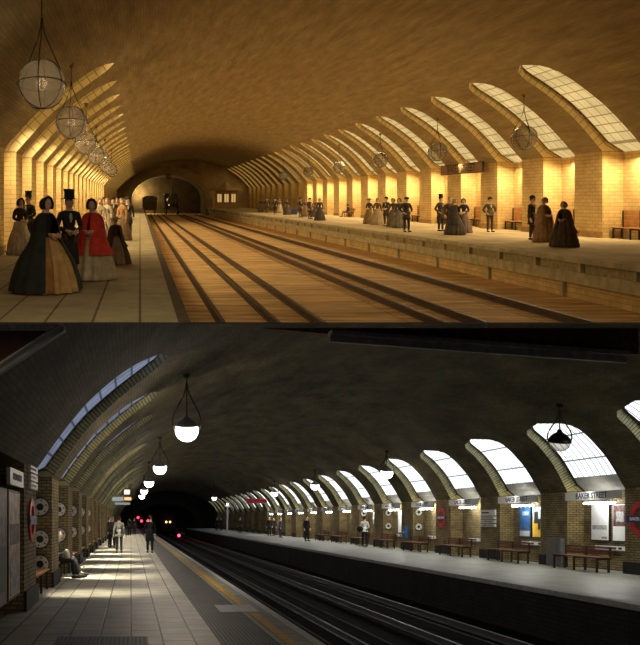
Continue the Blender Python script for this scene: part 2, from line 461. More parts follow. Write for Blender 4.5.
for i, (u, v) in enumerate([(523, 138), (437, 152), (380, 160), (339, 167), (308, 172), (283, 176)]):
    x = 16.35; y = x*F/(u-140); h = (199-v)*y/F
    lab = ['nearest globe gas lamp over the right golden platform', 'globe gas lamp over the right platform, just left of the station name board',
           'third globe gas lamp from the right, above the large group in dark clothes', 'fourth globe gas lamp from the right, above the lone seated woman',
           'fifth globe gas lamp from the right, small, above the distant group of five', 'smallest, farthest globe gas lamp over the right golden platform'][i]
    gas_globe(UP, x, y, h, .50, hprof(profU, x)-.01, lab, 'globe lamps over the right golden platform')
gas_globe(UP, 4.9, 139.0-1.0, 3.9, .5, hprof(profU, 4.9)-.01, 'small globe lamp hanging at the crown of the far tunnel arch', None)
# ---- name board
def board(st, x, yc, hc, half, hh, m, mt, label, name='station_sign', text='BAKER STREET', size=.3, side='R', rim=None, group=None, cat='sign'):
    """long board fixed along the wall; length runs along the track"""
    sg = -1 if side == 'R' else 1
    ro = st.root(name, x, yc, hc); tag(ro, label, cat, group)
    b = MB().box(-.03, .03, -half, half, -hh, hh); st.part(b, 'sign_board', m, ro)
    if rim:
        r = MB()
        for z in (-hh-.02, hh-.02): r.box(-.05, .05, -half-.03, half+.03, z, z+.04)
        for y in (-half-.03, half-.01): r.box(-.05, .05, y, y+.04, -hh, hh)
        st.part(r, 'rim', rim, ro)
    if text:
        t = MB().mesh(text_mesh(text, size), f=lambda q: (sg*(.036+q[2]), -q[0] if side == 'R' else q[0], q[1]))
        st.part(t, 'lettering', mt, ro)
    return ro
m_woodU = mat('varnished brown board', (.30, .17, .07), .6, .2, 3)
m_txtU = mat('faded cream lettering', (.08, .05, .025), .7)
board(UP, 18.5, 46.2, 1.74, 2.95, .27, m_woodU, m_txtU, 'long brown wooden station name board above the right golden platform', text='BAKER STREET', size=.62, rim=m_iron)
# ---- benches in the golden right bays
m_bench = mat('reddish bench timber', (.50, .24, .08), .6, .25, 4)
m_benchd = mat('dark bench ironwork', (.06, .04, .02), .6)
def bench(st, x, y, fl, half, side, m, ml, label, group, arm=False, back=.95):
    sg = 1 if side == 'R' else -1   # back towards +sg x
    ro = st.root('bench', x, y, fl); tag(ro, label, 'bench', group)
    s = MB()
    for k in range(4): s.box(-.22+k*.115, -.22+k*.115+.1, -half, half, .43, .46)
    st.part(s, 'seat', m, ro)
    b = MB()
    for k in range(3):
        z = .52+k*(back-.52)/3; xx = sg*(.25+.02*k); b.box(min(xx, xx+sg*.025), max(xx, xx+sg*.025), -half, half, z, z+(back-.52)/3-.02)
    st.part(b, 'backrest', m, ro)
    for yy in (-half+.12, 0, half-.18) if half > 1 else (-half+.1, half-.15):
        l = MB().box(-.2, -.15, yy, yy+.06, 0, .43).box(.15, .2, yy, yy+.06, 0, .43).box(-.2, .2, yy, yy+.06, .37, .43)
        l.box(min(sg*.2, sg*.24), max(sg*.2, sg*.24), yy, yy+.06, .37, back-.02)
        st.part(l, 'leg', ml, ro)
    return ro
ORD = ['nearest', 'second', 'third', 'fourth', 'fifth', 'sixth', 'seventh', 'eighth', 'ninth', 'tenth']
for i in range(7):
    bench(UP, 19.4, rb[i], -1.6, 1.3, 'R', m_bench, m_benchd, 'reddish wooden bench in the %s yellow brick recess from the golden right edge' % ORD[i].replace('nearest', 'first'), 'benches in the golden right recesses', back=1.15)
# ---- kiosk at the far right platform end
m_kiosk = mat('brown kiosk timber', (.55, .36, .17), .7)
m_lit = emis('lamplit kiosk glass', (1, .62, .22), .55)
ro = UP.root('kiosk', 14.2, 133, -1.6); tag(ro, 'small wooden platform kiosk with lit windows beside the far tunnel arch', 'kiosk')
UP.part(MB().box(-1.9, 1.9, -1.5, 1.5, 0, 2.9).box(-2.0, 2.0, -1.6, 1.6, 0, .3), 'cabin', m_kiosk, ro)
rf = MB(); rf.lathe([(2.9, 2.9), (2.95, 3.05), (2.2, 3.35), (.9, 3.5), (.7, 3.9), (.25, 4.2), (.02, 4.7)], 8, sy=.8); UP.part(rf, 'roof', m_kiosk, ro)
for x in (-1.15, 0, 1.15):
    w = UP.part(MB().box(x-.42, x+.42, -1.56, -1.48, 1.0, 2.5), 'window', m_woodU, ro)
    UP.part(MB().box(x-.34, x-.03, -1.59, -1.55, 1.08, 2.42).box(x+.03, x+.34, -1.59, -1.55, 1.08, 2.42), 'pane', m_lit, w)
# ---- steam locomotive in the portal
m_loco = mat('sooty locomotive paint', (.14, .12, .09), .5, .2, 2)
ro = UP.root('steam_locomotive', 5.3, 134, -2.57); tag(ro, 'black steam locomotive standing in the mouth of the far tunnel', 'locomotive')
b = MB().lathe([(.05, -3.6), (.72, -3.55), (.78, -3.4), (.78, 3.0)], 20, (0, 0, 2.3), axis='y'); UP.part(b, 'boiler', m_loco, ro, smooth=True)
UP.part(MB().lathe([(.28, 2.9), (.2, 3.1), (.19, 4.1), (.32, 4.3), (.30, 4.4)], 14, (0, -3.0, 0)), 'chimney', m_loco, ro)
UP.part(MB().lathe([(.36, 2.9), (.36, 3.3), (.3, 3.6), (.1, 3.75), (.01, 3.77)], 14, (0, -.6, 0)), 'steam_dome', m_brass, ro)
UP.part(MB().box(-1.25, 1.25, -3.8, 4.2, 1.05, 1.3).box(-1.25, 1.25, -3.95, -3.8, .75, 1.3), 'frame', m_loco, ro)
UP.part(MB().box(-1.15, 1.15, 3.0, 3.15, 1.3, 3.4).box(-1.2, 1.2, 2.9, 4.2, 3.4, 3.5).box(-1.15, -1.05, 3.0, 4.2, 1.3, 2.5).box(1.05, 1.15, 3.0, 4.2, 1.3, 2.5), 'cab', m_loco, ro)
for sx in (-1, 1):
    UP.part(MB().lathe([(.05, 0), (.16, 0), (.2, .1), (.2, .35), (.05, .36)], 10, (sx*.85, -4.3, 1.1), axis='y'), 'buffer', m_iron, ro)
    for yy, rr in ((-2.6, .5), (-.3, .8), (1.9, .8)):
        UP.part(MB().lathe([(.08, -.06), (rr, -.06), (rr+.04, .06), (.08, .06)], 16, (sx*.95, yy, rr+.04), axis='x'), 'wheel', m_iron, ro)
UP.part(MB().sphere((-.6, -4.0, 1.6), .12, 8, 6), 'head_lamp', emis('locomotive lamp', (1, .6, .25), .9), ro)
m_pk0 = mat('dim carriage glass', (.12, .09, .05), .3)
ro = UP.root('railway_carriage', 1.6, 136, -2.57); tag(ro, 'dark wooden railway carriage left of the locomotive in the far tunnel mouth', 'carriage')
UP.part(MB().box(-1.2, 1.2, -3, 3, .7, 2.9), 'body', mat('carriage brown', (.16, .09, .04), .5), ro)
UP.part(MB().lathe([(1.25, -3.1), (1.25, 3.1)], 24, (0, 0, 2.55), axis='y', sy=.45), 'roof', m_loco, ro)
for sx in (-1, 1):
    for yy in (-2, 2): UP.part(MB().lathe([(.06, -.05), (.45, -.05), (.45, .05), (.06, .05)], 14, (sx*.9, yy, .46), axis='x'), 'wheel', m_iron, ro)
    UP.part(MB().box(sx*.55-.3, sx*.55+.3, -3.05, -2.98, 1.7, 2.4), 'window', m_pk0, ro)

# ================================================================== LOWER STATION (electric, dark)
LO = Station(131, 519, -1)
m_vaultL = uvbrick('sooty vault brick', (.15, .125, .068), (.105, .088, .046), (.07, .06, .034), .24, .08, .010, noise=.7, nscale=.9, bump=.4, stretch=(.5, 1, 1), spec=.25)
m_brickL = uvbrick('old london brick', (.32, .245, .12), (.23, .17, .08), (.09, .07, .04), .22, .075, .012, noise=.5, nscale=1.6, bump=.4)
m_revL = uvbrick('grimy white glazed brick', (.50, .47, .25), (.38, .36, .17), (.10, .09, .05), .5, .085, .014, rough=.3, noise=.45, nscale=2, bump=.2)
m_plinL = mat('black painted plinth', (.025, .025, .025), .7)
m_frameL = mat('dark steel window edge', (.02, .02, .02), .5)
m_sill = mat('whitewashed sill', (.55, .57, .58), .7, .1)
m_glR = glazing('floodlit white skylight', (.95, .98, 1.0), (.10, .12, .14), 1.7, .34, .9, .028, .15)
m_glL = glazing('dim blue skylight', (.62, .72, 1.0), (.15, .18, .3), .38, .5, .42, .03, .5)
lbl = [17.15+4.85*i for i in range(25)]; rbl = [20.10+4.85*i for i in range(24)]
nodL = [(-1.85, .96), (-.78, 2.35), (.82, 3.5), (3.4, 4.4), (6.3, 4.75), (9.8, 4.35), (12.7, 2.98), (13.8, 2.05), (14.5, .9)]
profL = build_shell(LO, nodL, Y0L, 140, {
    'L': dict(xf=-1.85, xb=-2.5, floor=-1.6, bays=[12.3]+lbl, wins=lbl, W=1.55, d0=.28, d1=.20, rt=.6, sill=0, pl=.35),
    'R': dict(xf=14.5, xb=15.05, floor=-1.6, bays=rbl, wins=rbl, W=1.55, d0=.36, d1=.24, rt=.84, sill=.13, pl=.35)},
    dict(revealL=m_revL, revealR=m_revL, frame=m_frameL, sill=m_sill, glazeL=m_glL, glazeR=m_glR, wall=m_brickL, plinth=m_plinL, vault=m_vaultL), winno)
m_pave = uvbrick('concrete paving slabs', (.52, .49, .41), (.44, .415, .34), (.07, .065, .055), .62, .42, .016, rough=.5, noise=.3, nscale=1.3, bump=.3, spec=.5)
m_tact = uvbrick('grey ribbed tactile paving', (.15, .15, .15), (.13, .13, .13), (.05, .05, .05), 40, .055, .012, rough=.6, noise=.2, bump=.5)
m_yel = mat('worn yellow line paint', (.80, .50, .06), .6, .2, 8)
m_wht = mat('worn white edge paint', (.72, .72, .72), .6, .15, 8)
m_platR = uvbrick('wet grey asphalt', (.26, .27, .24), (.24, .25, .22), (.15, .15, .14), 2, 1.5, .02, rough=.42, noise=.35, nscale=.8, bump=.1, spec=.5)
m_bed = mat('black oily ballast', (.014, .014, .014), .9, .5, 9, bump=.6)
LO.grid_floor('floor', m_pave, -2.6, 2.44, 8.5, 140, -1.6)
LO.grid_floor('floor', m_platR, 9.4, 15.0, 8.5, 140, -1.6)
m_bed.node_tree.nodes['Principled BSDF'].inputs['Specular IOR Level'].default_value = .05
LO.grid_floor('floor', m_bed, 2.3, 9.5, 8.5, 175, -2.75)
def flat(x0, x1, y0, y1, h0, h1, uvm=True):
    mb = MB().box(x0, x1, y0, y1, h0, h1)
    mb.uv = [(v[1], v[0]) for v in mb.v]; return mb
trim(flat(1.15, 1.90, 8.5, 140, -1.601, -1.594), LO, m_tact)
trim(flat(1.99, 2.13, 8.5, 140, -1.601, -1.590), LO, m_yel)
trim(flat(2.33, 2.46, 8.5, 140, -1.72, -1.588), LO, m_wht)
m_face = uvbrick('black platform face brick', (.03, .03, .03), (.022, .022, .022), (.012, .012, .012), .3, .1, .012, noise=.5)
q = MB(); q.quad((2.42, 8.5, -2.75), (2.42, 140, -2.75), (2.42, 140, -1.65), (2.42, 8.5, -1.65)); trim(q, LO, m_face)
q = MB(); q.quad((9.45, 8.5, -2.75), (9.45, 140, -2.75), (9.45, 140, -1.65), (9.45, 8.5, -1.65), [(0, 0), (131, 0), (131, 1.1), (0, 1.1)]); trim(q, LO, m_face)
trim(flat(9.36, 9.62, 8.5, 140, -1.70, -1.588), LO, mat('grey platform edge', (.38, .39, .38), .6))
m_rail = mat('polished running rail', (.30, .31, .33), .38, .1, 3, .9)
m_railn = mat('rusty conductor rail', (.03, .027, .024), .6, .2, 3, .4)
for x, mm, lab in [(3.3, m_rail, 'polished running rail nearest the paved left platform'), (4.02, m_railn, 'dull conductor rail in the middle of the left track'), (4.74, m_rail, 'polished running rail on the far side of the left track'),
                   (5.25, m_railn, 'dull conductor rail between the two tracks'), (6.6, m_rail, 'polished running rail on the near side of the right track'), (7.32, m_railn, 'dull conductor rail in the middle of the right track'),
                   (8.04, m_rail, 'polished running rail nearest the right platform')]:
    q = MB(); q.box(x-.05, x+.05, 12, 139, -2.68, -2.66).box(x-.012, x+.012, 12, 139, -2.66, -2.56).box(x-.028, x+.028, 12, 139, -2.56, -2.52)
    tag(LO.W(q, 'rail', mm), lab+' (dark station)', 'rail', 'rails in the dark station')
r = endwall(LO, profL, 139.6, 6.0, 5.4, 2.6, -.6, mat('black end wall', (.04, .038, .035), .95), None, 'wall_far')
trim(r, LO, mat('sooty arch ring', (.05, .047, .04), .95))
# slab added between the two stations to keep their light apart
sl = MB().box(-40, 60, 5.5, 180, -.008, .000); struct(sl.build('trim_%d' % tr[0], mat('dark parting slab', (.05, .035, .03), .8))); tr[0] += 1
# ---- cross girders at the near end of the dark vault
m_gird = mat('grey painted girder', (.50, .49, .47), .5)
m_board = mat('red brown soffit boards', (.22, .12, .09), .8)
def girder(a, b, d, label, y=16.5, panel=()):
    def pt(u, v): return ((u-131)*y/F, (519-v)*y/F)
    (xa, ha), (xb_, hb_) = pt(*a), pt(*b)
    ro = LO.root('girder', 0, y, 0); tag(ro, label, 'girder', None)
    g = MB()
    R = []
    for x, h in ((xa, ha), (xb_, hb_)):
        R.append([(x, -.15, h), (x, .15, h), (x, .15, h-d*.35), (x, .03, h-d*.35), (x, .03, h-d), (x, -.03, h-d), (x, -.03, h-d*.35), (x, -.15, h-d*.35)])
    g.rings(R); LO.part(g, 'beam', m_gird, ro)
    if panel:
        R = [[(pt(*q_)[0], dy, pt(*q_)[1]) for q_ in panel] for dy in (.16, .22)]
        LO.part(MB().rings(R), 'soffit_board', m_board, ro)
    return ro
girder((330, 331), (628, 352), .22, 'long grey steel girder crossing the dark vault at upper right', 16.5, ((262, 326), (645, 325.5), (645, 352), (330, 332)))
girder((64, 326), (-6, 372), .045, 'short grey steel girder at the upper left corner of the dark vault', 6.2, ((-6, 326), (64, 326), (-6, 372)))
# ---- electric globe pendants
m_lampw = emis('lit opal bowl', (1.0, .93, .86), 9.0)
m_dome = mat('black enamel dome', (.012, .012, .012), .35, .1)
m_bowloff = glass('clear glass bowl', (.35, .37, .38), .35)
def pendant(st, x, y, h, R, hook, label, group, lit=True, power=60):
    ro = st.root('pendant_lamp', x, y, h); tag(ro, label, 'lamp', group)
    MB().lathe([(R*1.08, -.02), (R*1.1, .02), (R*.98, R*.35), (R*.7, R*.7), (R*.3, R*.95), (R*.16, R*1.25), (.01, R*1.3)] if not lit else [(R*.97, R*.36), (R*.96, R*.42), (R*.86, R*.58), (R*.75, R*.7), (R*.4, R*.92), (R*.14, R*1.2), (.01, R*1.25)], 20).build('dome', m_dome if not lit else mat('grey enamel dome', (.25, .25, .25), .5), ro, smooth=True)
    MB().lathe(([(R*.93, R*.38), (R, R*.1)] if lit else [])+[(R, -.02), (R*.96, -R*.35), (R*.75, -R*.7), (R*.4, -R*.93), (.01, -R)], 20).build('glass_bowl', m_lampw if lit else m_bowloff, ro, smooth=True)
    for a in (0, pi):
        pts = []
        L = hook-h; zt = min(L*.85, 4.2*R)
        for j in range(9):
            t = j/8; e = R*1.1*(.5+.5*cos(pi*t))*(1+.35*sin(pi*t))+.012
            pts.append((e*cos(a), e*sin(a), zt*t))
        MB().tube(pts, .02, 5).build('suspension_arm', m_iron, ro)
    MB().tube([(0, 0, R*1.2), (0, 0, hook-h+.03)], .018, 6).build('ceiling_rod', m_iron, ro)
    MB().lathe([(.03, hook-h-.12), (.09, hook-h-.06), (.1, hook-h+.04)], 8).build('ceiling_rose', m_iron, ro)
    if lit: point(st, x, y, h-R-.08, power, (1, .84, .66), .12)
for i, (y, x) in enumerate([(20.8, 1.45), (36.2, 1.31), (51, 1.15), (66, 1.08), (81, 1.1)]):
    pendant(LO, x, y, 2.31, .30, hprof(profL, x)-.02, ['largest lit round pendant lamp over the paved left platform', 'second lit round pendant lamp over the paved left platform', 'third lit round pendant lamp over the paved left platform, smaller',
            'fourth lit round pendant lamp over the paved left platform, tiny', 'farthest lit round pendant lamp over the paved left platform'][i], 'lit pendants over the left platform', True, 150)
for i, y in enumerate([22.7, 38.1, 53, 68]):
    pendant(LO, 12.2, y, 2.2, .28, hprof(profL, 12.2)-.02, ['unlit black domed pendant lamp in front of the second large bright skylight', 'black domed pendant lamp with glowing bowl over the right dark platform, nearer one',
            'pendant lamp with glowing bowl over the middle of the right dark platform', 'farthest pendant lamp over the right dark platform'][i], 'domed pendants over the right platform', i > 0, 30)
pendant(LO, 9.9, 95, 2.5, .28, hprof(profL, 9.9)-.02, 'tiny lit pendant lamp beyond the white post of the right dark platform', None, True, 20)
# ---- name boards + tubes in the right bays
m_signw = mat('cream enamel board', (.50, .50, .50), .4, .05)
m_signt = mat('dark blue lettering', (.02, .03, .10), .5)
m_tube = emis('fluorescent tube', (.92, .97, 1.0), 26.0)
m_house = mat('grey luminaire body', (.2, .2, .2), .5)
for i, y in enumerate(rbl[:14]):
    near = i+0
    lab = 'long pale name board over the %s recess from the dark right edge' % (ORD[i].replace('nearest', 'first') if i < 10 else 'a distant')
    if i >= 10: lab = 'tiny distant pale name board over a far right recess of the dark station'
    board(LO, 14.42, y, .73, 1.5, .13, m_signw, m_signt, lab, 'station_sign', 'BAKER STREET', .26, 'R', None, 'name boards over the right recesses')
    ro = LO.root('tube_light', 14.55, y-.15, .53); tag(ro, 'bright fluorescent tube under the name board of the %s right recess' % (ORD[i].replace('nearest', 'first') if i < 10 else 'one of the farthest'), 'light', 'tube lights in the right recesses')
    LO.part(MB().box(-.05, .05, -.85, .85, .0, .06), 'housing', m_house, ro)
    LO.part(MB().tube([(0, -.8, -.03), (0, .8, -.03)], .035, 8), 'tube', m_tube, ro)
# posters, notice strips, benches
def poster(st, x, yc, h0, h1, half, side, art, label, group):
    """art: list of (a0,a1,b0,b1,material) in 0..1 of the poster face, a from its left edge"""
    sg = -1 if side == 'R' else 1
    ro = st.root('poster', x, yc, h0); tag(ro, label, 'poster', group); H = h1-h0
    r = MB().box(-.03, .01, -half-.04, half+.04, -.04, H+.04) if sg > 0 else MB().box(-.01, .03, -half-.04, half+.04, -.04, H+.04)
    st.part(r, 'frame', m_frameL, ro)
    for j, (a0, a1, b0, b1, mm) in enumerate(art):
        ya, yb = (half-2*half*a0, half-2*half*a1) if side == 'R' else (-half+2*half*a0, -half+2*half*a1)
        d = .012+.004*j
        q = MB().box(min(sg*.005, sg*d), max(sg*.005, sg*d), min(ya, yb), max(ya, yb), b0*H, b1*H)
        st.part(q, 'printed_sheet' if j == 0 else 'printed_panel', mm, ro)
    return ro
m_pw = mat('white paper', (.80, .80, .80), .5, .06, 4); m_pg = mat('grey print', (.35, .36, .37), .6, .5, 9)
m_pb = mat('blue print', (.05, .16, .42), .5, .4, 5); m_py = mat('yellow print', (.85, .55, .06), .5, .1, 5)
m_pk = mat('black print', (.03, .03, .03), .5); m_pd = mat('dark photo print', (.14, .07, .06), .5, .8, 9)
m_pc = mat('cyan print', (.45, .62, .60), .5, .3, 6)
X = 14.99
poster(LO, X, 25.48, -.67, .45, .47, 'R', [(0, 1, 0, 1, m_pw), (.06, .9, .30, .42, m_pg), (.62, .92, .04, .10, m_pg)], 'tall white map poster, left one of the pair nearest the right edge', 'posters in the right recesses')
poster(LO, X, 24.42, -.67, .45, .37, 'R', [(0, 1, 0, 1, m_pw), (.04, .96, .40, .98, m_pd), (.25, .75, .52, .8, m_pg)], 'poster with a dark crowd picture above white text, rightmost in view', 'posters in the right recesses')
poster(LO, X, 30.35, -.67, .45, .42, 'R', [(0, 1, 0, 1, m_pb), (.05, .95, .02, .20, m_pw), (.3, .85, .72, .85, m_pc)], 'blue poster with white lower band in the recess right of the direction sign', 'posters in the right recesses')
poster(LO, X, 29.35, -.67, .45, .40, 'R', [(0, 1, 0, 1, m_pc), (.0, .85, .0, .55, m_py), (.15, .5, .45, .85, m_pk), (.5, .7, .25, .6, m_pk)], 'yellow and black poster beside the blue poster', 'posters in the right recesses')
poster(LO, X, 44.2, -.75, .47, .6, 'R', [(0, 1, 0, 1, m_pw), (.1, .9, .75, .85, m_pc)], 'bright white poster in the recess beside the white circular plaques', 'posters in the right recesses')
poster(LO, X, 48.9, -.3, .45, .5, 'R', [(0, 1, 0, 1, m_pw), (.05, .95, .6, .68, m_pg), (.05, .95, .3, .38, m_pg)], 'white line diagram poster behind the person in the white top', 'posters in the right recesses')
m_bl = mat('dark red brown bench slats', (.13, .05, .03), .5, .3, 5)
for i, y in enumerate(rbl[1:9]):
    if i < 5:
        ro = LO.root('notice_strip', 15.0, y, -.97); tag(ro, 'white notice strip with black squares above the %s bench on the right platform' % ['nearest', 'second', 'third', 'fourth', 'fifth'][i], 'notice', 'notice strips above the benches')
        LO.part(MB().box(-.02, .02, -.8, .8, 0, .13), 'strip', m_pw, ro)
        for a in (-.62, -.05, .5): LO.part(MB().box(-.03, -.015, a, a+.16, .03, .10), 'black_square', m_pk, ro)
    bench(LO, 14.05 if i < 9 else 14.3, y, -1.6, 1.35, 'R', m_bl, m_benchd, 'dark red-brown slatted bench before the %s right recess in view of the dark station' % ORD[i], 'benches along the right dark platform', back=.78)
# roundels
m_red = mat('roundel red', (.62, .02, .03), .4, .1); m_blue = mat('roundel blue', (.02, .04, .22), .4, .1)
def roundel(st, x, y, h, R, side, label, group=None):
    sg = -1 if side == 'R' else 1
    ro = st.root('roundel_sign', x, y, h); tag(ro, label, 'sign', group)
    n = 32; RR = []
    for j in range(n+1):
        a = 2*pi*j/n
        RR.append([(sg*d, r_*cos(a), r_*sin(a)) for r_, d in ((R*.66, 0), (R*.66, .04), (R, .04), (R, 0))])
    st.part(MB().rings(RR, cap=False), 'red_ring', m_red, ro)
    st.part(MB().box(min(sg*.035, sg*.06), max(sg*.035, sg*.06), -R*1.22, R*1.22, -R*.2, R*.2), 'name_bar', m_blue, ro)
    t = MB().mesh(text_mesh('BAKER STREET', R*.27), f=lambda q: (sg*(.064+q[2]), -q[0] if side == 'R' else q[0], q[1]))
    st.part(t, 'lettering', m_pw, ro)
roundel(LO, 14.5, 37.2, .06, .47, 'R', 'red ring station roundel with blue name bar on a pier of the right platform')
roundel(LO, 14.5, 22.62, .0, .52, 'R', 'red ring station roundel with blue bar cut by the right edge of view')
roundel(LO, -1.85, 14.75, -.02, .40, 'L', 'red ring station roundel seen edge-on on the left brick pier')
# direction plates
ro = LO.root('direction_sign', 14.49, 32.3, -.1); tag(ro, 'stack of four white direction plates on a right pier between recesses', 'sign')
for a, b in ((.24, .47), (.09, .2), (-.06, .05), (-.21, -.10)):
    p_ = LO.part(MB().box(-.05, .0, -.65, .65, a, b), 'plate', m_pw, ro)
    LO.part(MB().box(-.056, -.049, -.1 if a > .2 else -.45, .55, (a+b)/2-.03, (a+b)/2+.03), 'printed_line', m_pk if a > .2 else m_pg, p_)
ro = LO.root('direction_sign', -1.84, 14.8, .5); tag(ro, 'white direction plates above the roundel on the left pier', 'sign')
for a, b in ((.05, .17), (.2, .32), (.35, .47)):
    p_ = LO.part(MB().box(0, .05, -.5, .6, a, b), 'plate', m_pw, ro)
    LO.part(MB().box(.049, .056, -.4, .3, (a+b)/2-.02, (a+b)/2+.02), 'printed_line', m_pk, p_)
# pier cabinet + blue help point
ro = LO.root('electrical_cabinet', 14.46, 27.1, -1.6); tag(ro, 'grey metal cabinet at the foot of the dark pier beside the posters', 'cabinet')
LO.part(MB().box(-.12, .04, -.45, .45, 0, .95), 'body', mat('cabinet grey', (.12, .125, .13), .5), ro)
LO.part(MB().box(-.14, -.12, -.4, .4, .05, .9), 'door', mat('cabinet door grey', (.15, .155, .16), .5), ro)
ro = LO.root('help_point', 14.47, 42.0, -1.0); tag(ro, 'blue help point box on a right pier of the dark station', 'help point')
LO.part(MB().box(-.12, .03, -.22, .22, 0, .6), 'casing', m_pb, ro)
LO.part(MB().lathe([(.07, -.14), (.07, -.12), (.01, -.12)], 10, (0, 0, .3), axis='x'), 'button', m_pw, ro)
# circular plaques on camera-facing jambs
def plaque(st, x, y, h, R, label, group):
    ro = st.root('circular_plaque', x, y, h); tag(ro, label, 'plaque', group)
    st.part(MB().lathe([(R, 0), (R, -.05), (R*.88, -.06), (R*.86, -.03), (.01, -.03)], 24, axis='y'), 'rim', m_pk, ro)
    st.part(MB().lathe([(R*.86, -.028), (R*.84, -.045), (.01, -.045)], 24, axis='y'), 'white_face', m_pw, ro)
    q = MB().lathe([(R*.38, -.04), (R*.36, -.06), (.01, -.06)], 16, axis='y')
    for a in range(6):
        t = a*pi/3+.3; q.tube([(R*.55*cos(t), -.045, R*.55*sin(t)), (R*.72*cos(t), -.045, R*.72*sin(t))], .018, 5)
    st.part(q, 'dark_emblem', m_pk, ro)
for i in range(5):
    y = 18.7+4.85*i
    for h, w in ((.28, 'upper'), (-.47, 'middle'))+(((-1.05, 'lowest'),) if i == 0 else ()):
        plaque(LO, -2.12, y-.01, h, .23, '%s round black and white plaque in the %s left recess from the front' % (w, ['first', 'second', 'third', 'fourth', 'fifth'][i]), 'round plaques on the left recess sides')
for i, y in ((4, 41.03), (4.2, 45.88), (5, 50.73)):
    for h, w in ((.35, 'upper'), (-.40, 'lower')):
        plaque(LO, 14.77, y-.01, h, .2, '%s round white plaque in the right recess %s' % (w, {41.03: 'left of the blue help point', 45.88: 'beside the bright white poster', 50.73: 'behind the person in the white top'}[y]), 'round plaques in the right recesses')
# left wall : posters + sign + benches
poster(LO, -1.90, 11.55, -1.24, .42, .62, 'L', [(0, 1, 0, 1, m_pd), (.1, .9, .1, .5, m_pk)], 'large dim grey poster cut by the left edge of view', 'posters on the left wall')
m_pt = mat('tan print', (.50, .34, .20), .5, .6, 4)
poster(LO, -1.90, 13.0, -1.24, .42, .60, 'L', [(0, 1, 0, 1, m_pt), (.1, .9, .5, .7, m_pd), (.1, .9, .02, .3, m_pg)], 'large tan poster beside the left brick pier', 'posters on the left wall')
board(LO, -1.86, 12.9, .66, .75, .13, m_signw, m_signt, 'white name board above the tan poster on the left wall', 'station_sign', 'BAKER STREET', .15, 'L')
for i, y in enumerate(lbl[:7]):
    bench(LO, -2.1, y, -1.6, 1.3, 'L', mat('orange brown bench slats', (.30, .13, .06), .5), m_benchd, 'brown slatted bench in the %s recess of the left dark wall' % ORD[i].replace('nearest', 'first'), 'benches in the left recesses', back=.75)
# floor things
tag(LO.single(flat(-.6, .6, -.42, .42, 0, .012), 'floor_grating', m_tact, -.38, 10.4, -1.60), 'dark ribbed floor grating at the bottom left of the paved platform', 'grating')
tag(LO.single(MB().box(-.33, .33, -.55, .55, 0, .006), 'white_marking', m_pw, 1.86, 14.2, -1.589), 'plain white rectangle lying across the yellow line of the platform', 'marking')
# hanging signs over the left platform
def hang_sign(x, y, h, w, hh, m, label, rods=True, text=None):
    ro = LO.root('hanging_sign', x, y, h); tag(ro, label, 'sign', 'signs hanging over the left dark platform')
    LO.part(MB().box(-w/2, w/2, -.06, .06, -hh/2, hh/2), 'sign_box', m_house, ro)
    LO.part(MB().box(-w/2+.04, w/2-.04, -.075, -.055, -hh/2+.03, hh/2-.03), 'sign_face', m, ro)
    top = hprof(profL, x)-h
    for a in (-w/2+.1, w/2-.1): LO.part(MB().tube([(a, 0, hh/2), (a, 0, min(top, hprof(profL, x+a)-h)-.02)], .02, 5), 'hanger', m_iron, ro)
hang_sign(-1.15+.2, 58, 1.45, .9, .36, emis('pale lit sign face', (.85, .95, .85), .35), 'pale lit hanging sign, leftmost over the left platform')
hang_sign(-.45+.2, 64, 1.62, .62, .3, emis('orange display', (1, .45, .2), 1.6), 'small orange lit train indicator over the left platform')
hang_sign(-.30, 60, 2.02, .5, .42, emis('warm white square', (1, .8, .7), 1.2), 'small square warm-white lit sign above the train indicator')
hang_sign(-.75, 70, 1.35, 1.4, .25, emis('pale strip sign', (.8, .9, .8), .3), 'long thin pale hanging sign below the others')
ro = LO.root('hanging_sign', 13.2, 84, 1.9); tag(ro, 'dim red lit hanging sign over the far right platform', 'sign')
LO.part(MB().box(-1.1, 1.1, -.06, .06, -.25, .25), 'sign_box', m_house, ro); LO.part(MB().box(-1.05, 1.05, -.08, -.055, -.2, .2), 'sign_face', emis('dim red sign', (.6, .05, .06), .25), ro)
for a in (-1, .4): LO.part(MB().tube([(a, 0, .25), (a, 0, hprof(profL, 13.2+a)-1.92)], .02, 5), 'hanger', m_iron, ro)
# white post on far right platform
ro = LO.root('platform_post', 11.8, 98, -1.6); tag(ro, 'tall white post on the far end of the right platform', 'post')
LO.part(MB().lathe([(.16, 0), (.12, .3), (.10, 2.9), (.2, 3.0), (.2, 3.1)], 10), 'pole', m_pw, ro)
LO.part(MB().box(-.35, .35, -.1, .1, 3.1, 3.3), 'cross_head', m_pw, ro)
LO.part(MB().sphere((0, -.2, 3.4), .13, 8, 6), 'lamp', emis('post lamp', (.9, .95, 1), 6), ro)
# train with two headlights
m_hl = emis('warm headlight', (1, .50, .16), 4)
m_tr = mat('dark train front', (.05, .02, .02), .4)
ro = LO.root('train', 6.25, 136, -2.52); tag(ro, 'dark train with two glowing orange headlights far down the tracks', 'train')
R = []
for yy, e in ((-1.5, .82), (-1.2, .97), (2.5, 1)):
    R.append([(1.3*e*a, yy, .5+b*2.9) for a, b in ((-1, 0), (1, 0), (1.03, .35), (.95, .75), (.6, .95), (0, 1), (-.6, .95), (-.95, .75), (-1.03, .35))])
LO.part(MB().rings(R), 'body', m_tr, ro)
for a in (-.75, .12, .70): LO.part(MB().box(a-.3 if a != .12 else a-.3, a+.25, -1.53, -1.45, 1.9, 2.7), 'windscreen', m_pk, ro)
for a in (-.32, .32): LO.part(MB().sphere((a, -1.55, 2.92-.9), .17, 10, 8), 'headlight', m_hl, ro)
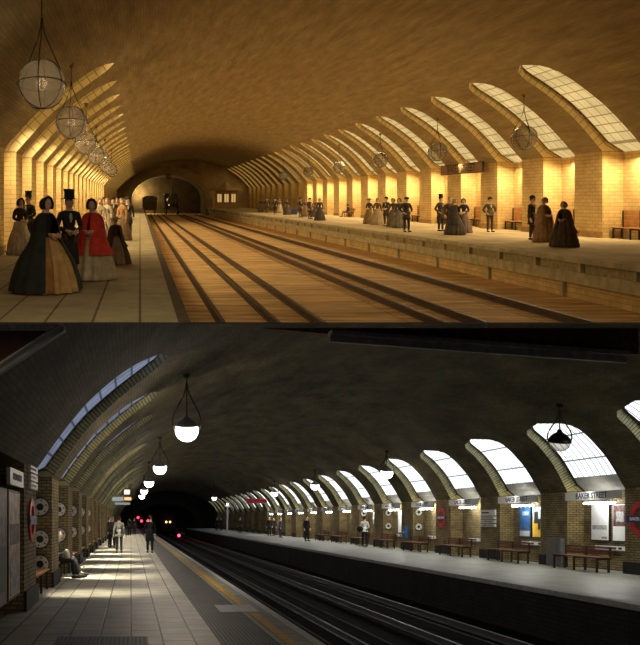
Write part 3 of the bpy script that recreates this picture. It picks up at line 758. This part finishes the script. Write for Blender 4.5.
# signals
def signal(x, y, h, base, col, k, R, label):
    ro = LO.root('track_signal', x, y, base); tag(ro, label, 'signal', 'signals by the dark tracks')
    LO.part(MB().tube([(0, 0, 0), (0, 0, h-base-.1)], .05, 6), 'post', m_iron, ro)
    LO.part(MB().box(-R*1.5, R*1.5, -.02, .2, h-base-R*1.6, h-base+R*1.6), 'signal_head', m_pk, ro)
    LO.part(MB().sphere((0, -.06, h-base), R, 10, 8, (1, .5, 1)), 'red_lamp', emis('signal red', col, k), ro)
    point(LO, x, y-.4, h, 9*R, (1, .03, .06), R)
signal(5.75, 96, -1.98, -2.75, (1, .02, .06), 14, .16, 'low red signal glowing between the tracks')
for u, v, w in ((138, 517.5, 'leftmost'), (141.5, 521, 'middle'), (148, 520.8, 'rightmost')):
    y = 125.; signal((u-131)*y/F, y, (519-v)*y/F, -1.6 if (u-131)*y/F < 2.3 else -2.75, (1, .02, .06), 9, .18, '%s of three red signals beyond the left platform' % w)

# ================================================================== PEOPLE
m_skin = mat('light skin', (.78, .52, .38), .6, .08)
m_hairb = mat('dark brown hair', (.05, .03, .018), .7); m_hairw = mat('white hair', (.65, .63, .6), .8)
CM = {}
def cloth(c, v=.25):
    key = tuple(c)
    if key not in CM: CM[key] = mat('cloth %.2f %.2f %.2f' % key, c, .85, v, 7)
    return CM[key]
def hand_mb(mb, p, d, sgn, s=1.0):
    """palm and five curled fingers; p wrist, d unit direction of the forearm"""
    P = Vector(p); D = Vector(d).normalized(); side = Vector((sgn, 0, 0)); fw = Vector((0, -1, 0))
    if abs(D.y) > .7: fw = Vector((0, 0, -1))
    w = D.cross(fw).normalized()
    mb.tube([tuple(P), tuple(P+D*.05), tuple(P+D*.095)], [.024, .036, .032], 6)
    for j, L in enumerate((.065, .075, .07, .055)):
        b = P+D*.09+fw*((j-1.5)*.019)
        mb.tube([tuple(b), tuple(b+D*L*.55), tuple(b+D*L*.9+side*-.02), tuple(b+D*L*1.0+side*-.04)], [.0095, .009, .008, .006], 5)
    b = P+D*.03+fw*.03
    mb.tube([tuple(b), tuple(b+D*.04+fw*.028), tuple(b+D*.075+fw*.03)], [.012, .011, .008], 5)
def person(st, x, y, rot, label, kind='man', H=1.7, coat=(.03, .03, .03), legs=(.03, .03, .03), hat=None, hatc=None, pose='down', group=None, hoop=.55,
           skirt=(.2, .12, .06), mantle=None, ml=.55, hair=None, sit=False, tail=.62, base=-1.6, bag=None, apron=None, shawlc=None, mspan=(0.55, 2*pi-.55), detail=True, name='person'):
    s = H/1.7; ro = st.root(name, x, y, base, rot); tag(ro, label, 'person', group)
    rr = rot
    # joints
    if sit:
        dz = -.47
        pel = (0, .05, .95+dz); ch = (0, .07, 1.28+dz); nb = (0, .05, 1.42+dz); hd = (0, .0, 1.60+dz)
        LEG = {a: [(a*.10, .03, .93+dz), (a*.12, -.40, .50), (a*.12, -.45-(.12 if a > 0 else 0), .10), (a*.12, -.62-(.12 if a > 0 else 0), .05)] for a in (-1, 1)}
    else:
        pel = (0, 0, .93); ch = (0, 0, 1.27); nb = (0, .01, 1.42); hd = (0, -.02, 1.60); dz = 0
        st_ = .16 if pose == 'walk' else .03
        LEG = {a: [(a*.09, 0, .90), (a*.10, -a*st_*.4-.02, .48), (a*.10, -a*st_, .09), (a*.12, -a*st_-.14, .04)] for a in (-1, 1)}
    if pose in ('front', 'hold') or sit:
        ARM = {a: [(a*.17, 0+ch[1], 1.37+dz), (a*.25, .02+ch[1], 1.12+dz), (a*.10, -.22+ch[1], 1.06+dz)] for a in (-1, 1)}
    elif pose == 'point':
        ARM = {1: [(.17, 0, 1.37), (.24, 0, 1.12), (.26, -.04, .88)], -1: [(-.17, 0, 1.37), (-.3, -.2, 1.28), (-.3, -.42, 1.22)]}
    elif pose == 'hips':
        ARM = {a: [(a*.17, 0, 1.37), (a*.34, .06, 1.12), (a*.22, -.06, .98)] for a in (-1, 1)}
    else:
        ARM = {a: [(a*.17, 0, 1.37), (a*.235, .03, 1.11), (a*.25, -.04-.06*a*(pose == 'walk'), .87)] for a in (-1, 1)}
    S = lambda q, e=0: tuple(c*s for c in q[:3])
    def sc(V): return [(a*s, b*s, c*s, (r*s if not isinstance(r, tuple) else tuple(z*s for z in r))) for a, b, c, r in V]
    # body: one continuous skin
    V = [(*pel, .10), (0, ch[1], 1.10+dz, .08), (*ch, .085), (*nb, .06), (0, nb[1]-.01, 1.50+dz, .05), (hd[0], hd[1], hd[2]-.02, .075), (hd[0], hd[1], hd[2]+.05, .075)]
    E = [(0, 1), (1, 2), (2, 3), (3, 4), (4, 5), (5, 6)]
    for a in (-1, 1):
        i = len(V); A = ARM[a]
        V += [(*A[0], .038), (*A[1], .034), (*A[2], .026)]; E += [(3, i), (i, i+1), (i+1, i+2)]
        i = len(V); L = LEG[a]
        V += [(*L[0], .085), (*L[1], .055), (*L[2], .035), (*L[3], .03)]; E += [(0, i), (i, i+1), (i+1, i+2), (i+2, i+3)]
    b = MB().mesh(skin(sc(V), E))
    b.sphere((hd[0]*s, hd[1]*s, hd[2]*s), .105*s, 14, 10, (.76, .92, 1.12))
    b.tube([S((0, hd[1]-.085, hd[2]+.02)), S((0, hd[1]-.118, hd[2]-.022)), S((0, hd[1]-.09, hd[2]-.032))], [.010*s, .016*s, .010*s], 5)
    for a in (-1, 1):
        b.sphere(S((a*.082, hd[1]+.01, hd[2])), .024*s, 6, 5, (.5, .8, 1.3))
        A = ARM[a]; hand_mb(b, S(A[2]), [p-q for p, q in zip(A[2], A[1])], a)
    st.part(b, 'body', m_skin, ro, rot, smooth=True)
    if detail:
        e = MB()
        for a in (-1, 1): e.sphere(S((a*.032, hd[1]-.086, hd[2]+.012)), .011*s, 6, 5)
        st.part(e, 'eyes', m_pk, ro, rot)
        st.part(MB().sphere(S((0, hd[1]-.088, hd[2]-.058)), .018*s, 8, 5, (1.2, .5, .35)), 'mouth', cloth((.35, .10, .08)), ro, rot)
    # coat / bodice
    V = [(*pel, .125), (0, ch[1], 1.08+dz, .115 if kind == 'man' else .09), (*ch, .15 if kind == 'man' else .125), (nb[0], nb[1], 1.375+dz, .125 if kind == 'man' else .105), (nb[0], nb[1], nb[2]+.045, .068)]
    E = [(0, 1), (1, 2), (2, 3), (3, 4)]
    for a in (-1, 1):
        i = len(V); A = ARM[a]
        q = [A[1][c]+(A[2][c]-A[1][c])*.95 for c in range(3)]
        V += [(*A[0], .075), (*A[1], .058), (*q, .042)]; E += [(3, i), (i, i+1), (i+1, i+2)]
    cm = cloth(coat)
    c = MB().mesh(skin(sc(V), E))
    if kind == 'man' and not sit:
        c.lathe([(.145*s, 1.12*s), (.165*s, .95*s), (.19*s, (.95+tail)/2*s), (.215*s, tail*s), (.20*s, tail*s)], 18, sy=.78, fold=.03, nf=6)
    st.part(c, 'coat' if kind == 'man' else 'bodice', cm, ro, rot, smooth=True)
    if kind == 'man' or sit:
        V = [(*pel, .125)]; E = []
        for a in (-1, 1):
            L = LEG[a]; i = len(V)
            V += [(*L[0], .10), (*L[1], .075), (*L[2], .055)]; E += [(0, i), (i, i+1), (i+1, i+2)]
        st.part(MB().mesh(skin(sc(V), E)), 'trousers', cloth(legs), ro, rot, smooth=True)
        for a in (-1, 1):
            L = LEG[a]; q = MB()
            p0, p1 = L[2], L[3]
            q.tube([S((p0[0], p0[1]+.07, p1[2]+.005)), S((p0[0], p0[1], p1[2]+.02)), S((p1[0], p1[1]+.03, p1[2]+.005)), S((p1[0], p1[1]-.06, p1[2]))], [.03*s, .048*s, .042*s, .02*s], 8)
            st.part(q, 'shoe', m_pk, ro, rot, smooth=True)
        if kind == 'man' and hat in ('top', 'bowler'):
            q = MB().tube([S((0, -.115, 1.40+dz)), S((0, -.135, 1.30+dz)), S((0, -.13, 1.22+dz))], [.02*s, .035*s, .012*s], 6)
            st.part(q, 'shirt_front', cloth((.6, .52, .4)), ro, rot)
    SK = [(.115, 1.07), (.20, 1.0), (hoop*.55, .82), (hoop*.78, .57), (hoop*.93, .29), (hoop, .03), (hoop*.96, .015)]
    if kind != 'man' and not sit:
        z0 = 1.07
        pr = SK
        st.part(MB().lathe([(a*s, b_*s) for a, b_ in pr], 60, sy=.92, fold=.085, nf=15), 'skirt', cloth(skirt), ro, rot, smooth=True)
        if apron:
            pr2 = [(a*1.035, b_) for a, b_ in pr[1:6]]
            st.part(MB().lathe([(a*s, b_*s) for a, b_ in pr2], 24, sy=.955, fold=.085, nf=15, a0=-pi/2-.5, a1=-pi/2+.5), 'skirt_front_panel', cloth(apron), ro, rot, smooth=True)
    if mantle:
        f_ = hoop/.55
        zt = 1.44; pr = [(.075, zt), (.17, zt-.05), (.25, zt-.16), (.30, 1.05), (.33*f_, .9), (max(.3, .44*f_), max(ml, .7)), (.50*f_*(1.0 if ml < .5 else .9), ml)]
        def skr(z):
            for (ra, za), (rb_, zb) in zip(SK, SK[1:]):
                if zb <= z <= za: return ra+(rb_-ra)*(za-z)/(za-zb)
            return .1
        zs = [zt, 1.39, 1.28, 1.16, 1.05, .95, .85, .75, .65, .55, .45, .35, .25, .15, .05]
        base_ = [.075, .17, .24, .27, .29, .31, .33]+[.34]*8
        pr = [(max(b_, skr(z)*1.12+.015), z) for b_, z in zip(base_, zs) if z >= ml-.01]
        a0, a1 = mspan
        st.part(MB().lathe([(a*s, b_*s) for a, b_ in pr], 48, sy=.93, fold=.055, nf=15, a0=-pi/2+a0, a1=-pi/2+a1), 'mantle', cloth(mantle), ro, rot, smooth=True)
    # hair
    hz = hd[2]*s; hy = hd[1]*s
    hm = hair or m_hairb
    q = MB().sphere((0, hy+.02*s, hz+.025*s), .100*s, 14, 10, (.84, .95, 1.08))
    if kind != 'man': q.sphere((0, hy+.10*s, hz-.04*s), .06*s, 10, 8)
    st.part(q, 'hair', hm, ro, rot, smooth=True)
    hc = cloth(hatc or (.02, .02, .02))
    if hat == 'top':
        q = MB().lathe([(.17, .075), (.175, .085), (.115, .09), (.10, .12), (.10, .21), (.115, .275), (.01, .28)], 20); 
    elif hat == 'bowler':
        q = MB().lathe([(.15, .075), (.155, .09), (.11, .09), (.105, .13), (.07, .18), (.01, .195)], 20)
    elif hat == 'wide':
        q = MB().lathe([(.24, .045), (.245, .06), (.115, .09), (.105, .13), (.06, .15), (.01, .155)], 20)
    elif hat == 'bonnet':
        q = MB()
        q.rings([[(r_*cos(-.7+(pi+1.4)*j/12)*.95, yy, r_*sin(-.7+(pi+1.4)*j/12)*1.15+zz) for j in range(13)] for r_, yy, zz in ((.122, -.085, .0), (.112, -.02, .0), (.110, .06, .0), (.08, .11, .0), (.01, .13, .0))], cap=False, closed=False)
        for a in range(5): q.sphere((-.07+a*.035, -.05, .145-abs(a-2)*.015), .025, 6, 5)
    elif hat == 'cap':
        q = MB().lathe([(.115, .03), (.12, .08), (.09, .13), (.01, .15)], 16)
    elif hat == 'hood':
        q = MB().sphere((0, .02, -.02), .135, 12, 8, (1, 1, 1.2))
    else: q = None
    if q:
        q.v = [(a*s, b_*s+hy+.01*s, c_*s+hz) for a, b_, c_ in q.v]
        st.part(q, {'top': 'top_hat', 'bowler': 'hat', 'wide': 'straw_hat', 'bonnet': 'bonnet', 'cap': 'cap', 'hood': 'hood'}[hat], hc, ro, rot, smooth=hat != 'top')
    if bag:
        q = MB().sphere((.22*s, .16*s, 1.0*s) if not sit else (.0, -.25*s, .62*s), .17*s, 10, 8, (1.1, .6, 1.0))
        o = st.part(q, 'bag', cloth(bag), ro, rot, smooth=True)
        if not sit:
            st.part(MB().tube([(-.15*s, .1*s, 1.42*s), (.05*s, .15*s, 1.25*s), (.2*s, .14*s, 1.1*s)], .014*s, 5), 'bag_strap', cloth(bag), o, rot)
    return ro
def at(st, u, v, x=None):
    """platform point (height -1.6) seen at a pixel, or at the given x"""
    u0, v0 = (140, 199) if st is UP else (131, 519)
    if x is None: y = 1.6*F/(v-v0); return (u-u0)*y/F, y
    y = x*F/(u-u0); return x, y
blk = (.022, .025, .025); gw = 'strollers on the left golden platform'
person(UP, -1.62, 13.75, .9, 'woman in a huge black mantle over a gold-brown crinoline, front left', 'woman', 1.60, coat=blk, skirt=(.42, .22, .07), hat='bonnet', hatc=(.03, .03, .03), mantle=(.03, .037, .035), ml=.05, hoop=.60, mspan=(.35, 2*pi-.75), apron=(.55, .34, .13), pose='front', group=gw)
person(UP, -1.33, 15.0, .35, 'bearded man in a black top hat and long dark coat beside the woman in black', 'man', 1.62, coat=(.035, .03, .025), legs=(.12, .08, .05), hat='top', pose='hold', tail=.40, group=gw)
person(UP, -.95, 15.9, -.25, 'woman in a bright red mantle over a pale cream skirt', 'woman', 1.56, coat=(.5, .04, .03), skirt=(.55, .45, .30), hat='bonnet', hatc=(.10, .06, .04), mantle=(.72, .06, .035), ml=.52, hoop=.52, mspan=(.12, 2*pi-.12), apron=(.62, .52, .36), pose='front', group=gw)
person(UP, -.60, 19.6, .2, 'small girl in a wide straw hat and striped dark full dress', 'girl', 1.14, coat=(.10, .06, .035), skirt=(.13, .08, .045), hat='wide', hatc=(.80, .58, .30), hoop=.56, apron=(.35, .24, .14), mantle=(.12, .075, .045), ml=.62, group=gw)
person(UP, -3.45, 23.0, .8, 'woman in dark jacket and white skirt standing at the left edge', 'woman', 1.58, coat=(.035, .03, .03), skirt=(.55, .50, .42), hat='bonnet', hatc=(.03, .03, .03), hoop=.42, pose='front', group=gw)
person(UP, -3.40, 24.4, -.6, 'man in a top hat behind the white skirted woman at the left edge', 'man', 1.68, coat=(.03, .03, .03), legs=(.05, .045, .04), hat='top', pose='hold', group=gw)
crowd = [(100, 30, 'w', (.45, .36, .25), (.5, .42, .3), 'woman in pale dress and pale bonnet at the left end of the distant left crowd'),
         (107, 33, 'w', (.5, .42, .32), (.35, .28, .2), 'woman in cream shawl behind the girl in the straw hat'),
         (113, 37, 'm', (.10, .08, .06), (.08, .06, .05), 'man in a brown bowler in the middle of the distant left crowd'),
         (122, 31, 'w', (.55, .30, .12), (.30, .20, .12), 'woman in an orange-gold jacket at the front of the distant left crowd'),
         (128, 33, 'm', (.05, .045, .04), (.05, .04, .03), 'man in a dark coat nearest the platform edge in the left crowd'),
         (117, 44, 'w', (.16, .12, .09), (.2, .15, .1), 'woman in a brown dress deep in the distant left crowd'),
         (125, 47, 'm', (.09, .07, .05), (.09, .07, .05), 'farthest man of the distant left crowd, in a dark hat'),
         (104, 42, 'm', (.05, .04, .035), (.05, .04, .03), 'man in a black hat against the piers in the distant left crowd')]
for u, y, k_, c1, c2, lab in crowd:
    person(UP, (u-140)*y/F, y, random.uniform(-.8, .8), lab, 'man' if k_ == 'm' else 'woman', 1.62 if k_ == 'm' else 1.58, coat=c1, legs=c2, skirt=c2, hat='bowler' if k_ == 'm' else 'bonnet', hatc=(.03, .025, .02) if k_ == 'm' else (.6, .5, .36), hoop=.42, group='distant crowd on the left golden platform', detail=False)
g2 = 'people on the right golden platform'
def RP(u, v, *a, **k):
    x, y = at(UP, u, v); x = min(x, 18.2); y = x*F/(u-140)
    person(UP, x, y, *a, group=g2, **k)
dk = (.06, .045, .03)
RP(531, 240, .7, 'man in a dark brown coat left of the two crinoline women near the right edge', 'man', 1.66, coat=dk, legs=dk, hat='bowler', pose='down')
RP(543, 242, .2, 'woman in a long buff dress, middle of the trio near the right edge', 'woman', 1.62, coat=(.32, .20, .11), skirt=(.38, .23, .13), hat='bonnet', hatc=(.45, .36, .26), mantle=(.40, .25, .13), ml=.6, hoop=.42, pose='front')
RP(563, 247, -.9, 'woman in a dark brown dress leaning forward, rightmost on the platform', 'woman', 1.48, coat=(.13, .08, .055), skirt=(.10, .07, .045), hat='bonnet', hatc=(.3, .2, .15), mantle=(.15, .09, .06), ml=.5, hoop=.50, pose='front')
RP(489, 232, .1, 'man in brown standing alone before a pier, hands behind him', 'man', 1.62, coat=(.10, .07, .04), legs=(.09, .06, .04), hat='bowler', pose='hips', tail=.8)
RP(440, 231.3, .5, 'man in a top hat at the left of the group under the name board', 'man', 1.68, coat=(.07, .06, .05), legs=dk, hat='top', pose='hips')
RP(449, 233.4, .2, 'bareheaded man in a brown coat beside the top hat man', 'man', 1.66, coat=(.13, .08, .05), legs=dk, hat=None, pose='down')
RP(454, 235, .8, 'woman in a dark grey full dress, front of the group under the name board', 'woman', 1.58, coat=(.08, .07, .06), skirt=(.10, .085, .075), hat='bonnet', hatc=(.5, .38, .22), mantle=(.09, .08, .07), ml=.5, hoop=.50, pose='front')
RP(463, 233, -.6, 'woman in a blue jacket and mauve skirt under the name board', 'woman', 1.58, coat=(.06, .07, .11), skirt=(.24, .16, .13), hat='bonnet', hatc=(.08, .06, .05), hoop=.40, pose='front')
for u, v, k_, c1, c2, ht, lab in [(369, 224, 'w', (.09, .07, .05), (.28, .18, .08), 'wide', 'woman in a wide dark hat at the left end of the middle right group'),
        (377, 225, 'w', (.16, .10, .06), (.42, .33, .22), 'bonnet', 'woman with a pale front skirt second from left in the middle right group'),
        (386, 226, 'm', (.06, .06, .08), (.07, .06, .06), 'bowler', 'man in a blue-black coat in the middle right group'),
        (393, 227, 'w', (.12, .09, .07), (.18, .13, .09), 'bonnet', 'woman in brown in the thick of the middle right group'),
        (399, 228, 'w', (.10, .09, .08), (.20, .18, .15), 'bonnet', 'woman in a grey dress beside the man at the right end of the middle group'),
        (406, 232, 'm', (.05, .045, .04), (.06, .045, .035), 'cap', 'tall man in black at the right end of the middle group, nearest the edge'),
        (300, 217.5, 'm', (.07, .055, .045), (.09, .07, .05), 'bowler', 'leftmost man of the distant right group of five'),
        (305, 216.6, 'w', (.14, .09, .06), (.30, .2, .12), 'bonnet', 'woman second from left in the distant right group of five'),
        (309.5, 219.2, 'm', (.06, .05, .04), (.07, .05, .04), 'cap', 'man in the centre of the distant right group of five'),
        (315, 217, 'w', (.16, .07, .05), (.14, .09, .07), 'bonnet', 'woman in rusty brown in the distant right group of five'),
        (319.5, 220.6, 'w', (.07, .07, .07), (.09, .08, .07), 'bonnet', 'rightmost woman of the distant right group of five, in grey'),
        (261, 212, 'w', (.10, .08, .06), (.13, .11, .09), 'bonnet', 'leftmost woman of the farthest right platform people'),
        (267, 213, 'm', (.06, .05, .04), (.10, .07, .05), 'bowler', 'man beside the leftmost woman of the farthest right people'),
        (275, 214.4, 'm', (.06, .05, .04), (.07, .05, .04), 'bowler', 'man in the middle of the farthest right platform people'),
        (279.5, 213, 'w', (.15, .12, .09), (.40, .33, .24), 'bonnet', 'woman in a pale dress among the farthest right people'),
        (287, 214.8, 'w', (.08, .07, .06), (.09, .08, .07), 'bonnet', 'dark dressed woman beside the blue trunk')]:
    RP(u, v, random.uniform(-.9, .9), lab, 'man' if k_ == 'm' else 'woman', 1.66 if k_ == 'm' else 1.6, coat=c1, legs=c2, skirt=c2, hat=ht, hatc=(.03, .025, .02) if k_ == 'm' else (.12, .09, .06), hoop=.42, pose=random.choice(['down', 'front', 'hips']), detail=False)
person(UP, 18.4, 18.4*F/(347-140), -pi/2, 'lone woman in dark clothes seated on a bench on the right golden platform', 'woman', 1.6, coat=(.05, .045, .05), legs=(.16, .10, .06), hat='bonnet', hatc=(.05, .04, .03), sit=True, group=g2, detail=False)
yb = 18.4*F/(347-140)
bench(UP, 18.55, yb, -1.6, .9, 'R', m_bench, m_benchd, 'short bench under the lone seated woman on the right golden platform', None, back=.8)
x, y = at(UP, 292.5, 214.0)
ro = UP.root('trunk', 15.6, 15.6*F/(292.5-140), -1.6); tag(ro, 'blue travelling trunk on the far right golden platform', 'trunk')
UP.part(MB().box(-.42, .42, -.3, .3, 0, .45), 'box', cloth((.05, .06, .16)), ro); UP.part(MB().box(-.44, .44, -.32, .32, .45, .6), 'lid', cloth((.05, .06, .16)), ro)
UP.part(MB().box(-.2, -.15, -.33, -.3, .02, .58).box(.15, .2, -.33, -.3, .02, .58), 'strap', m_benchd, ro)
# modern travellers
gl = 'travellers on the left dark platform'; gr = 'travellers on the right dark platform'
person(LO, -.56, 37.6, pi+.1, 'person in a light grey-green jacket and dark trousers seen from behind', 'man', 1.70, coat=(.30, .31, .27), legs=(.03, .03, .035), hair=m_hairb, pose='down', tail=.78, group=gl)
person(LO, .89, 37.6, pi, 'person in a long black coat walking away down the left platform', 'man', 1.74, coat=(.015, .015, .02), legs=(.02, .02, .02), pose='walk', tail=.55, group=gl)
person(LO, -1.25, 46, pi/2, 'dark figure by the wall beside the grey jacketed person', 'man', 1.7, coat=(.03, .025, .03), legs=(.02, .02, .02), group=gl, tail=.7)
person(LO, -1.02, 44.3, -2.6, 'white haired person bent beside the grey jacketed person', 'man', 1.72, coat=(.12, .10, .11), legs=(.03, .02, .03), hair=m_hairw, group=gl, tail=.75)
person(LO, -.15, 78, pi, 'small distant dark figure in the middle of the left platform', 'man', 1.75, coat=(.03, .03, .03), legs=(.02, .02, .02), group=gl, detail=False)
person(LO, .35, 84, .4, 'distant dark figure beside the middle one on the left platform', 'man', 1.7, coat=(.04, .03, .03), legs=(.02, .02, .02), group=gl, detail=False)
person(LO, -1.98, 21.0+.4, pi/2+.1, 'white capped person in black seated on a left bench, pale bag on lap', 'man', 1.72, coat=(.02, .02, .022), legs=(.02, .02, .025), hat='hood', hatc=(.7, .7, .7), sit=True, bag=(.55, .52, .42), group=gl)
person(LO, -2.0, 22.3, pi/2, 'person in dark clothes seated behind the white capped person', 'man', 1.72, coat=(.05, .05, .06), legs=(.04, .04, .05), sit=True, group=gl)
def RL(u, x, *a, **k): person(LO, x, x*F/(u-131), *a, group=gr, **k)
RL(365, 13.6, 2.6, 'person in a white top with a black shoulder bag on the right platform', 'man', 1.72, coat=(.85, .85, .85), legs=(.02, .02, .025), bag=(.015, .015, .015), tail=.85, pose='front')
RL(307, 12.6, .5, 'person in a long black coat before a dark pier on the right platform', 'man', 1.78, coat=(.015, .015, .018), legs=(.02, .02, .02), tail=.45)
RL(269.5, 12.8, .2, 'tall person in black, left of the pair standing on the right platform', 'man', 1.8, coat=(.02, .02, .02), legs=(.02, .02, .02), detail=False)
RL(274, 13.5, -.6, 'person in dark clothes just right of the tall person in black', 'man', 1.7, coat=(.05, .04, .04), legs=(.02, .02, .03), detail=False)
RL(280.5, 12.9, 1.2, 'person in dark blue clothes at the right of the standing trio', 'man', 1.7, coat=(.04, .05, .12), legs=(.03, .04, .08), detail=False)
RL(240, 12.2, .3, 'person in brown black clothes standing alone far along the right platform', 'man', 1.75, coat=(.06, .035, .03), legs=(.03, .02, .02), detail=False)
RL(217, 11.4, 0, 'left of two very distant dark figures on the right platform', 'man', 1.75, coat=(.02, .02, .02), legs=(.02, .02, .02), detail=False)
RL(221, 11.8, 0, 'right of two very distant dark figures on the right platform', 'man', 1.75, coat=(.02, .02, .02), legs=(.02, .02, .02), detail=False)

# ================================================================== LIGHT
sun_c = (1.0, .78, .42)
for i, y in enumerate(rb[:13]):
    area(UP, 19.3, y, 1.80, .55, 2.3, 190, sun_c, (-.25, .1, -1))  # fill added inside each recess, brightens jambs while pier fronts stay dim
    area(UP, 16.75, y, 3.55, 1.0, 1.9, 75, sun_c, (-1, .1, -.95), 'skylight')
for i, y in enumerate(lb[:18]):
    area(UP, -3.85, y, 2.05, 1.1, 1.5, 85, sun_c, (.55, .45, -1)).data.spread = 2.2
    if i % 2 == 0: area(UP, -2.1, y, 3.0, 1.2, 1.4, 100, sun_c, (1, .1, -.8), 'skylight')
for y, x, h, lab in lefts[:5]: point(UP, x, y, h, 12, (1, .80, .52), .1)
point(UP, -.1, 150.0, 1.3, 1000, (1, .72, .30), .3, 'tunnel_light')
for i, y in enumerate(lbl[:14]):
    area(LO, -1.95, y, .95, .35, 1.8, 62 if i else 26, (1.0, .92, .66), (.38, .05, -1)).data.spread = .95  # unseen fill added in each left recess for the bright floor patches
for i, y in enumerate(rbl[:14]):
    area(LO, 14.77, y, .88, .3, 2.5, 105, (1, .93, .72), (-.35, .05, -1))  # unseen fill added behind the name boards to brighten the recess jambs
w = bpy.data.worlds.new('world'); bpy.context.scene.world = w; w.use_nodes = True
nt = w.node_tree; bg = nt.nodes['Background']
tc = nt.nodes.new('ShaderNodeTexCoord'); sx = nt.nodes.new('ShaderNodeSeparateXYZ'); rp = nt.nodes.new('ShaderNodeValToRGB')
nt.links.new(tc.outputs['Generated'], sx.inputs[0]); nt.links.new(sx.outputs['Z'], rp.inputs['Fac'])
rp.color_ramp.elements[0].position = 0.0; rp.color_ramp.elements[0].color = (.012, .012, .014, 1)
rp.color_ramp.elements[1].position = .25; rp.color_ramp.elements[1].color = (.64, .53, .34, 1)
nt.links.new(rp.outputs['Color'], bg.inputs['Color']); bg.inputs['Strength'].default_value = 1.0
# ================================================================== CAMERA
cam = bpy.data.cameras.new('camera'); co = bpy.data.objects.new('camera', cam); C.objects.link(co)
cam.sensor_fit = 'HORIZONTAL'; cam.sensor_width = 36; cam.lens = F/640*36
cam.shift_x = (320-PX)/645*645/645 if False else (320-PX)/640
cam.clip_start = .1; cam.clip_end = 500
co.location = (0, 0, 0); co.rotation_euler = (pi/2, 0, 0)
sc_ = bpy.context.scene; sc_.camera = co
sc_.view_settings.view_transform = 'Standard'; sc_.view_settings.look = 'None'; sc_.view_settings.gamma = 1; sc_.view_settings.exposure = 0
for o in bpy.data.objects:
    if '_r' in o: del o['_r']
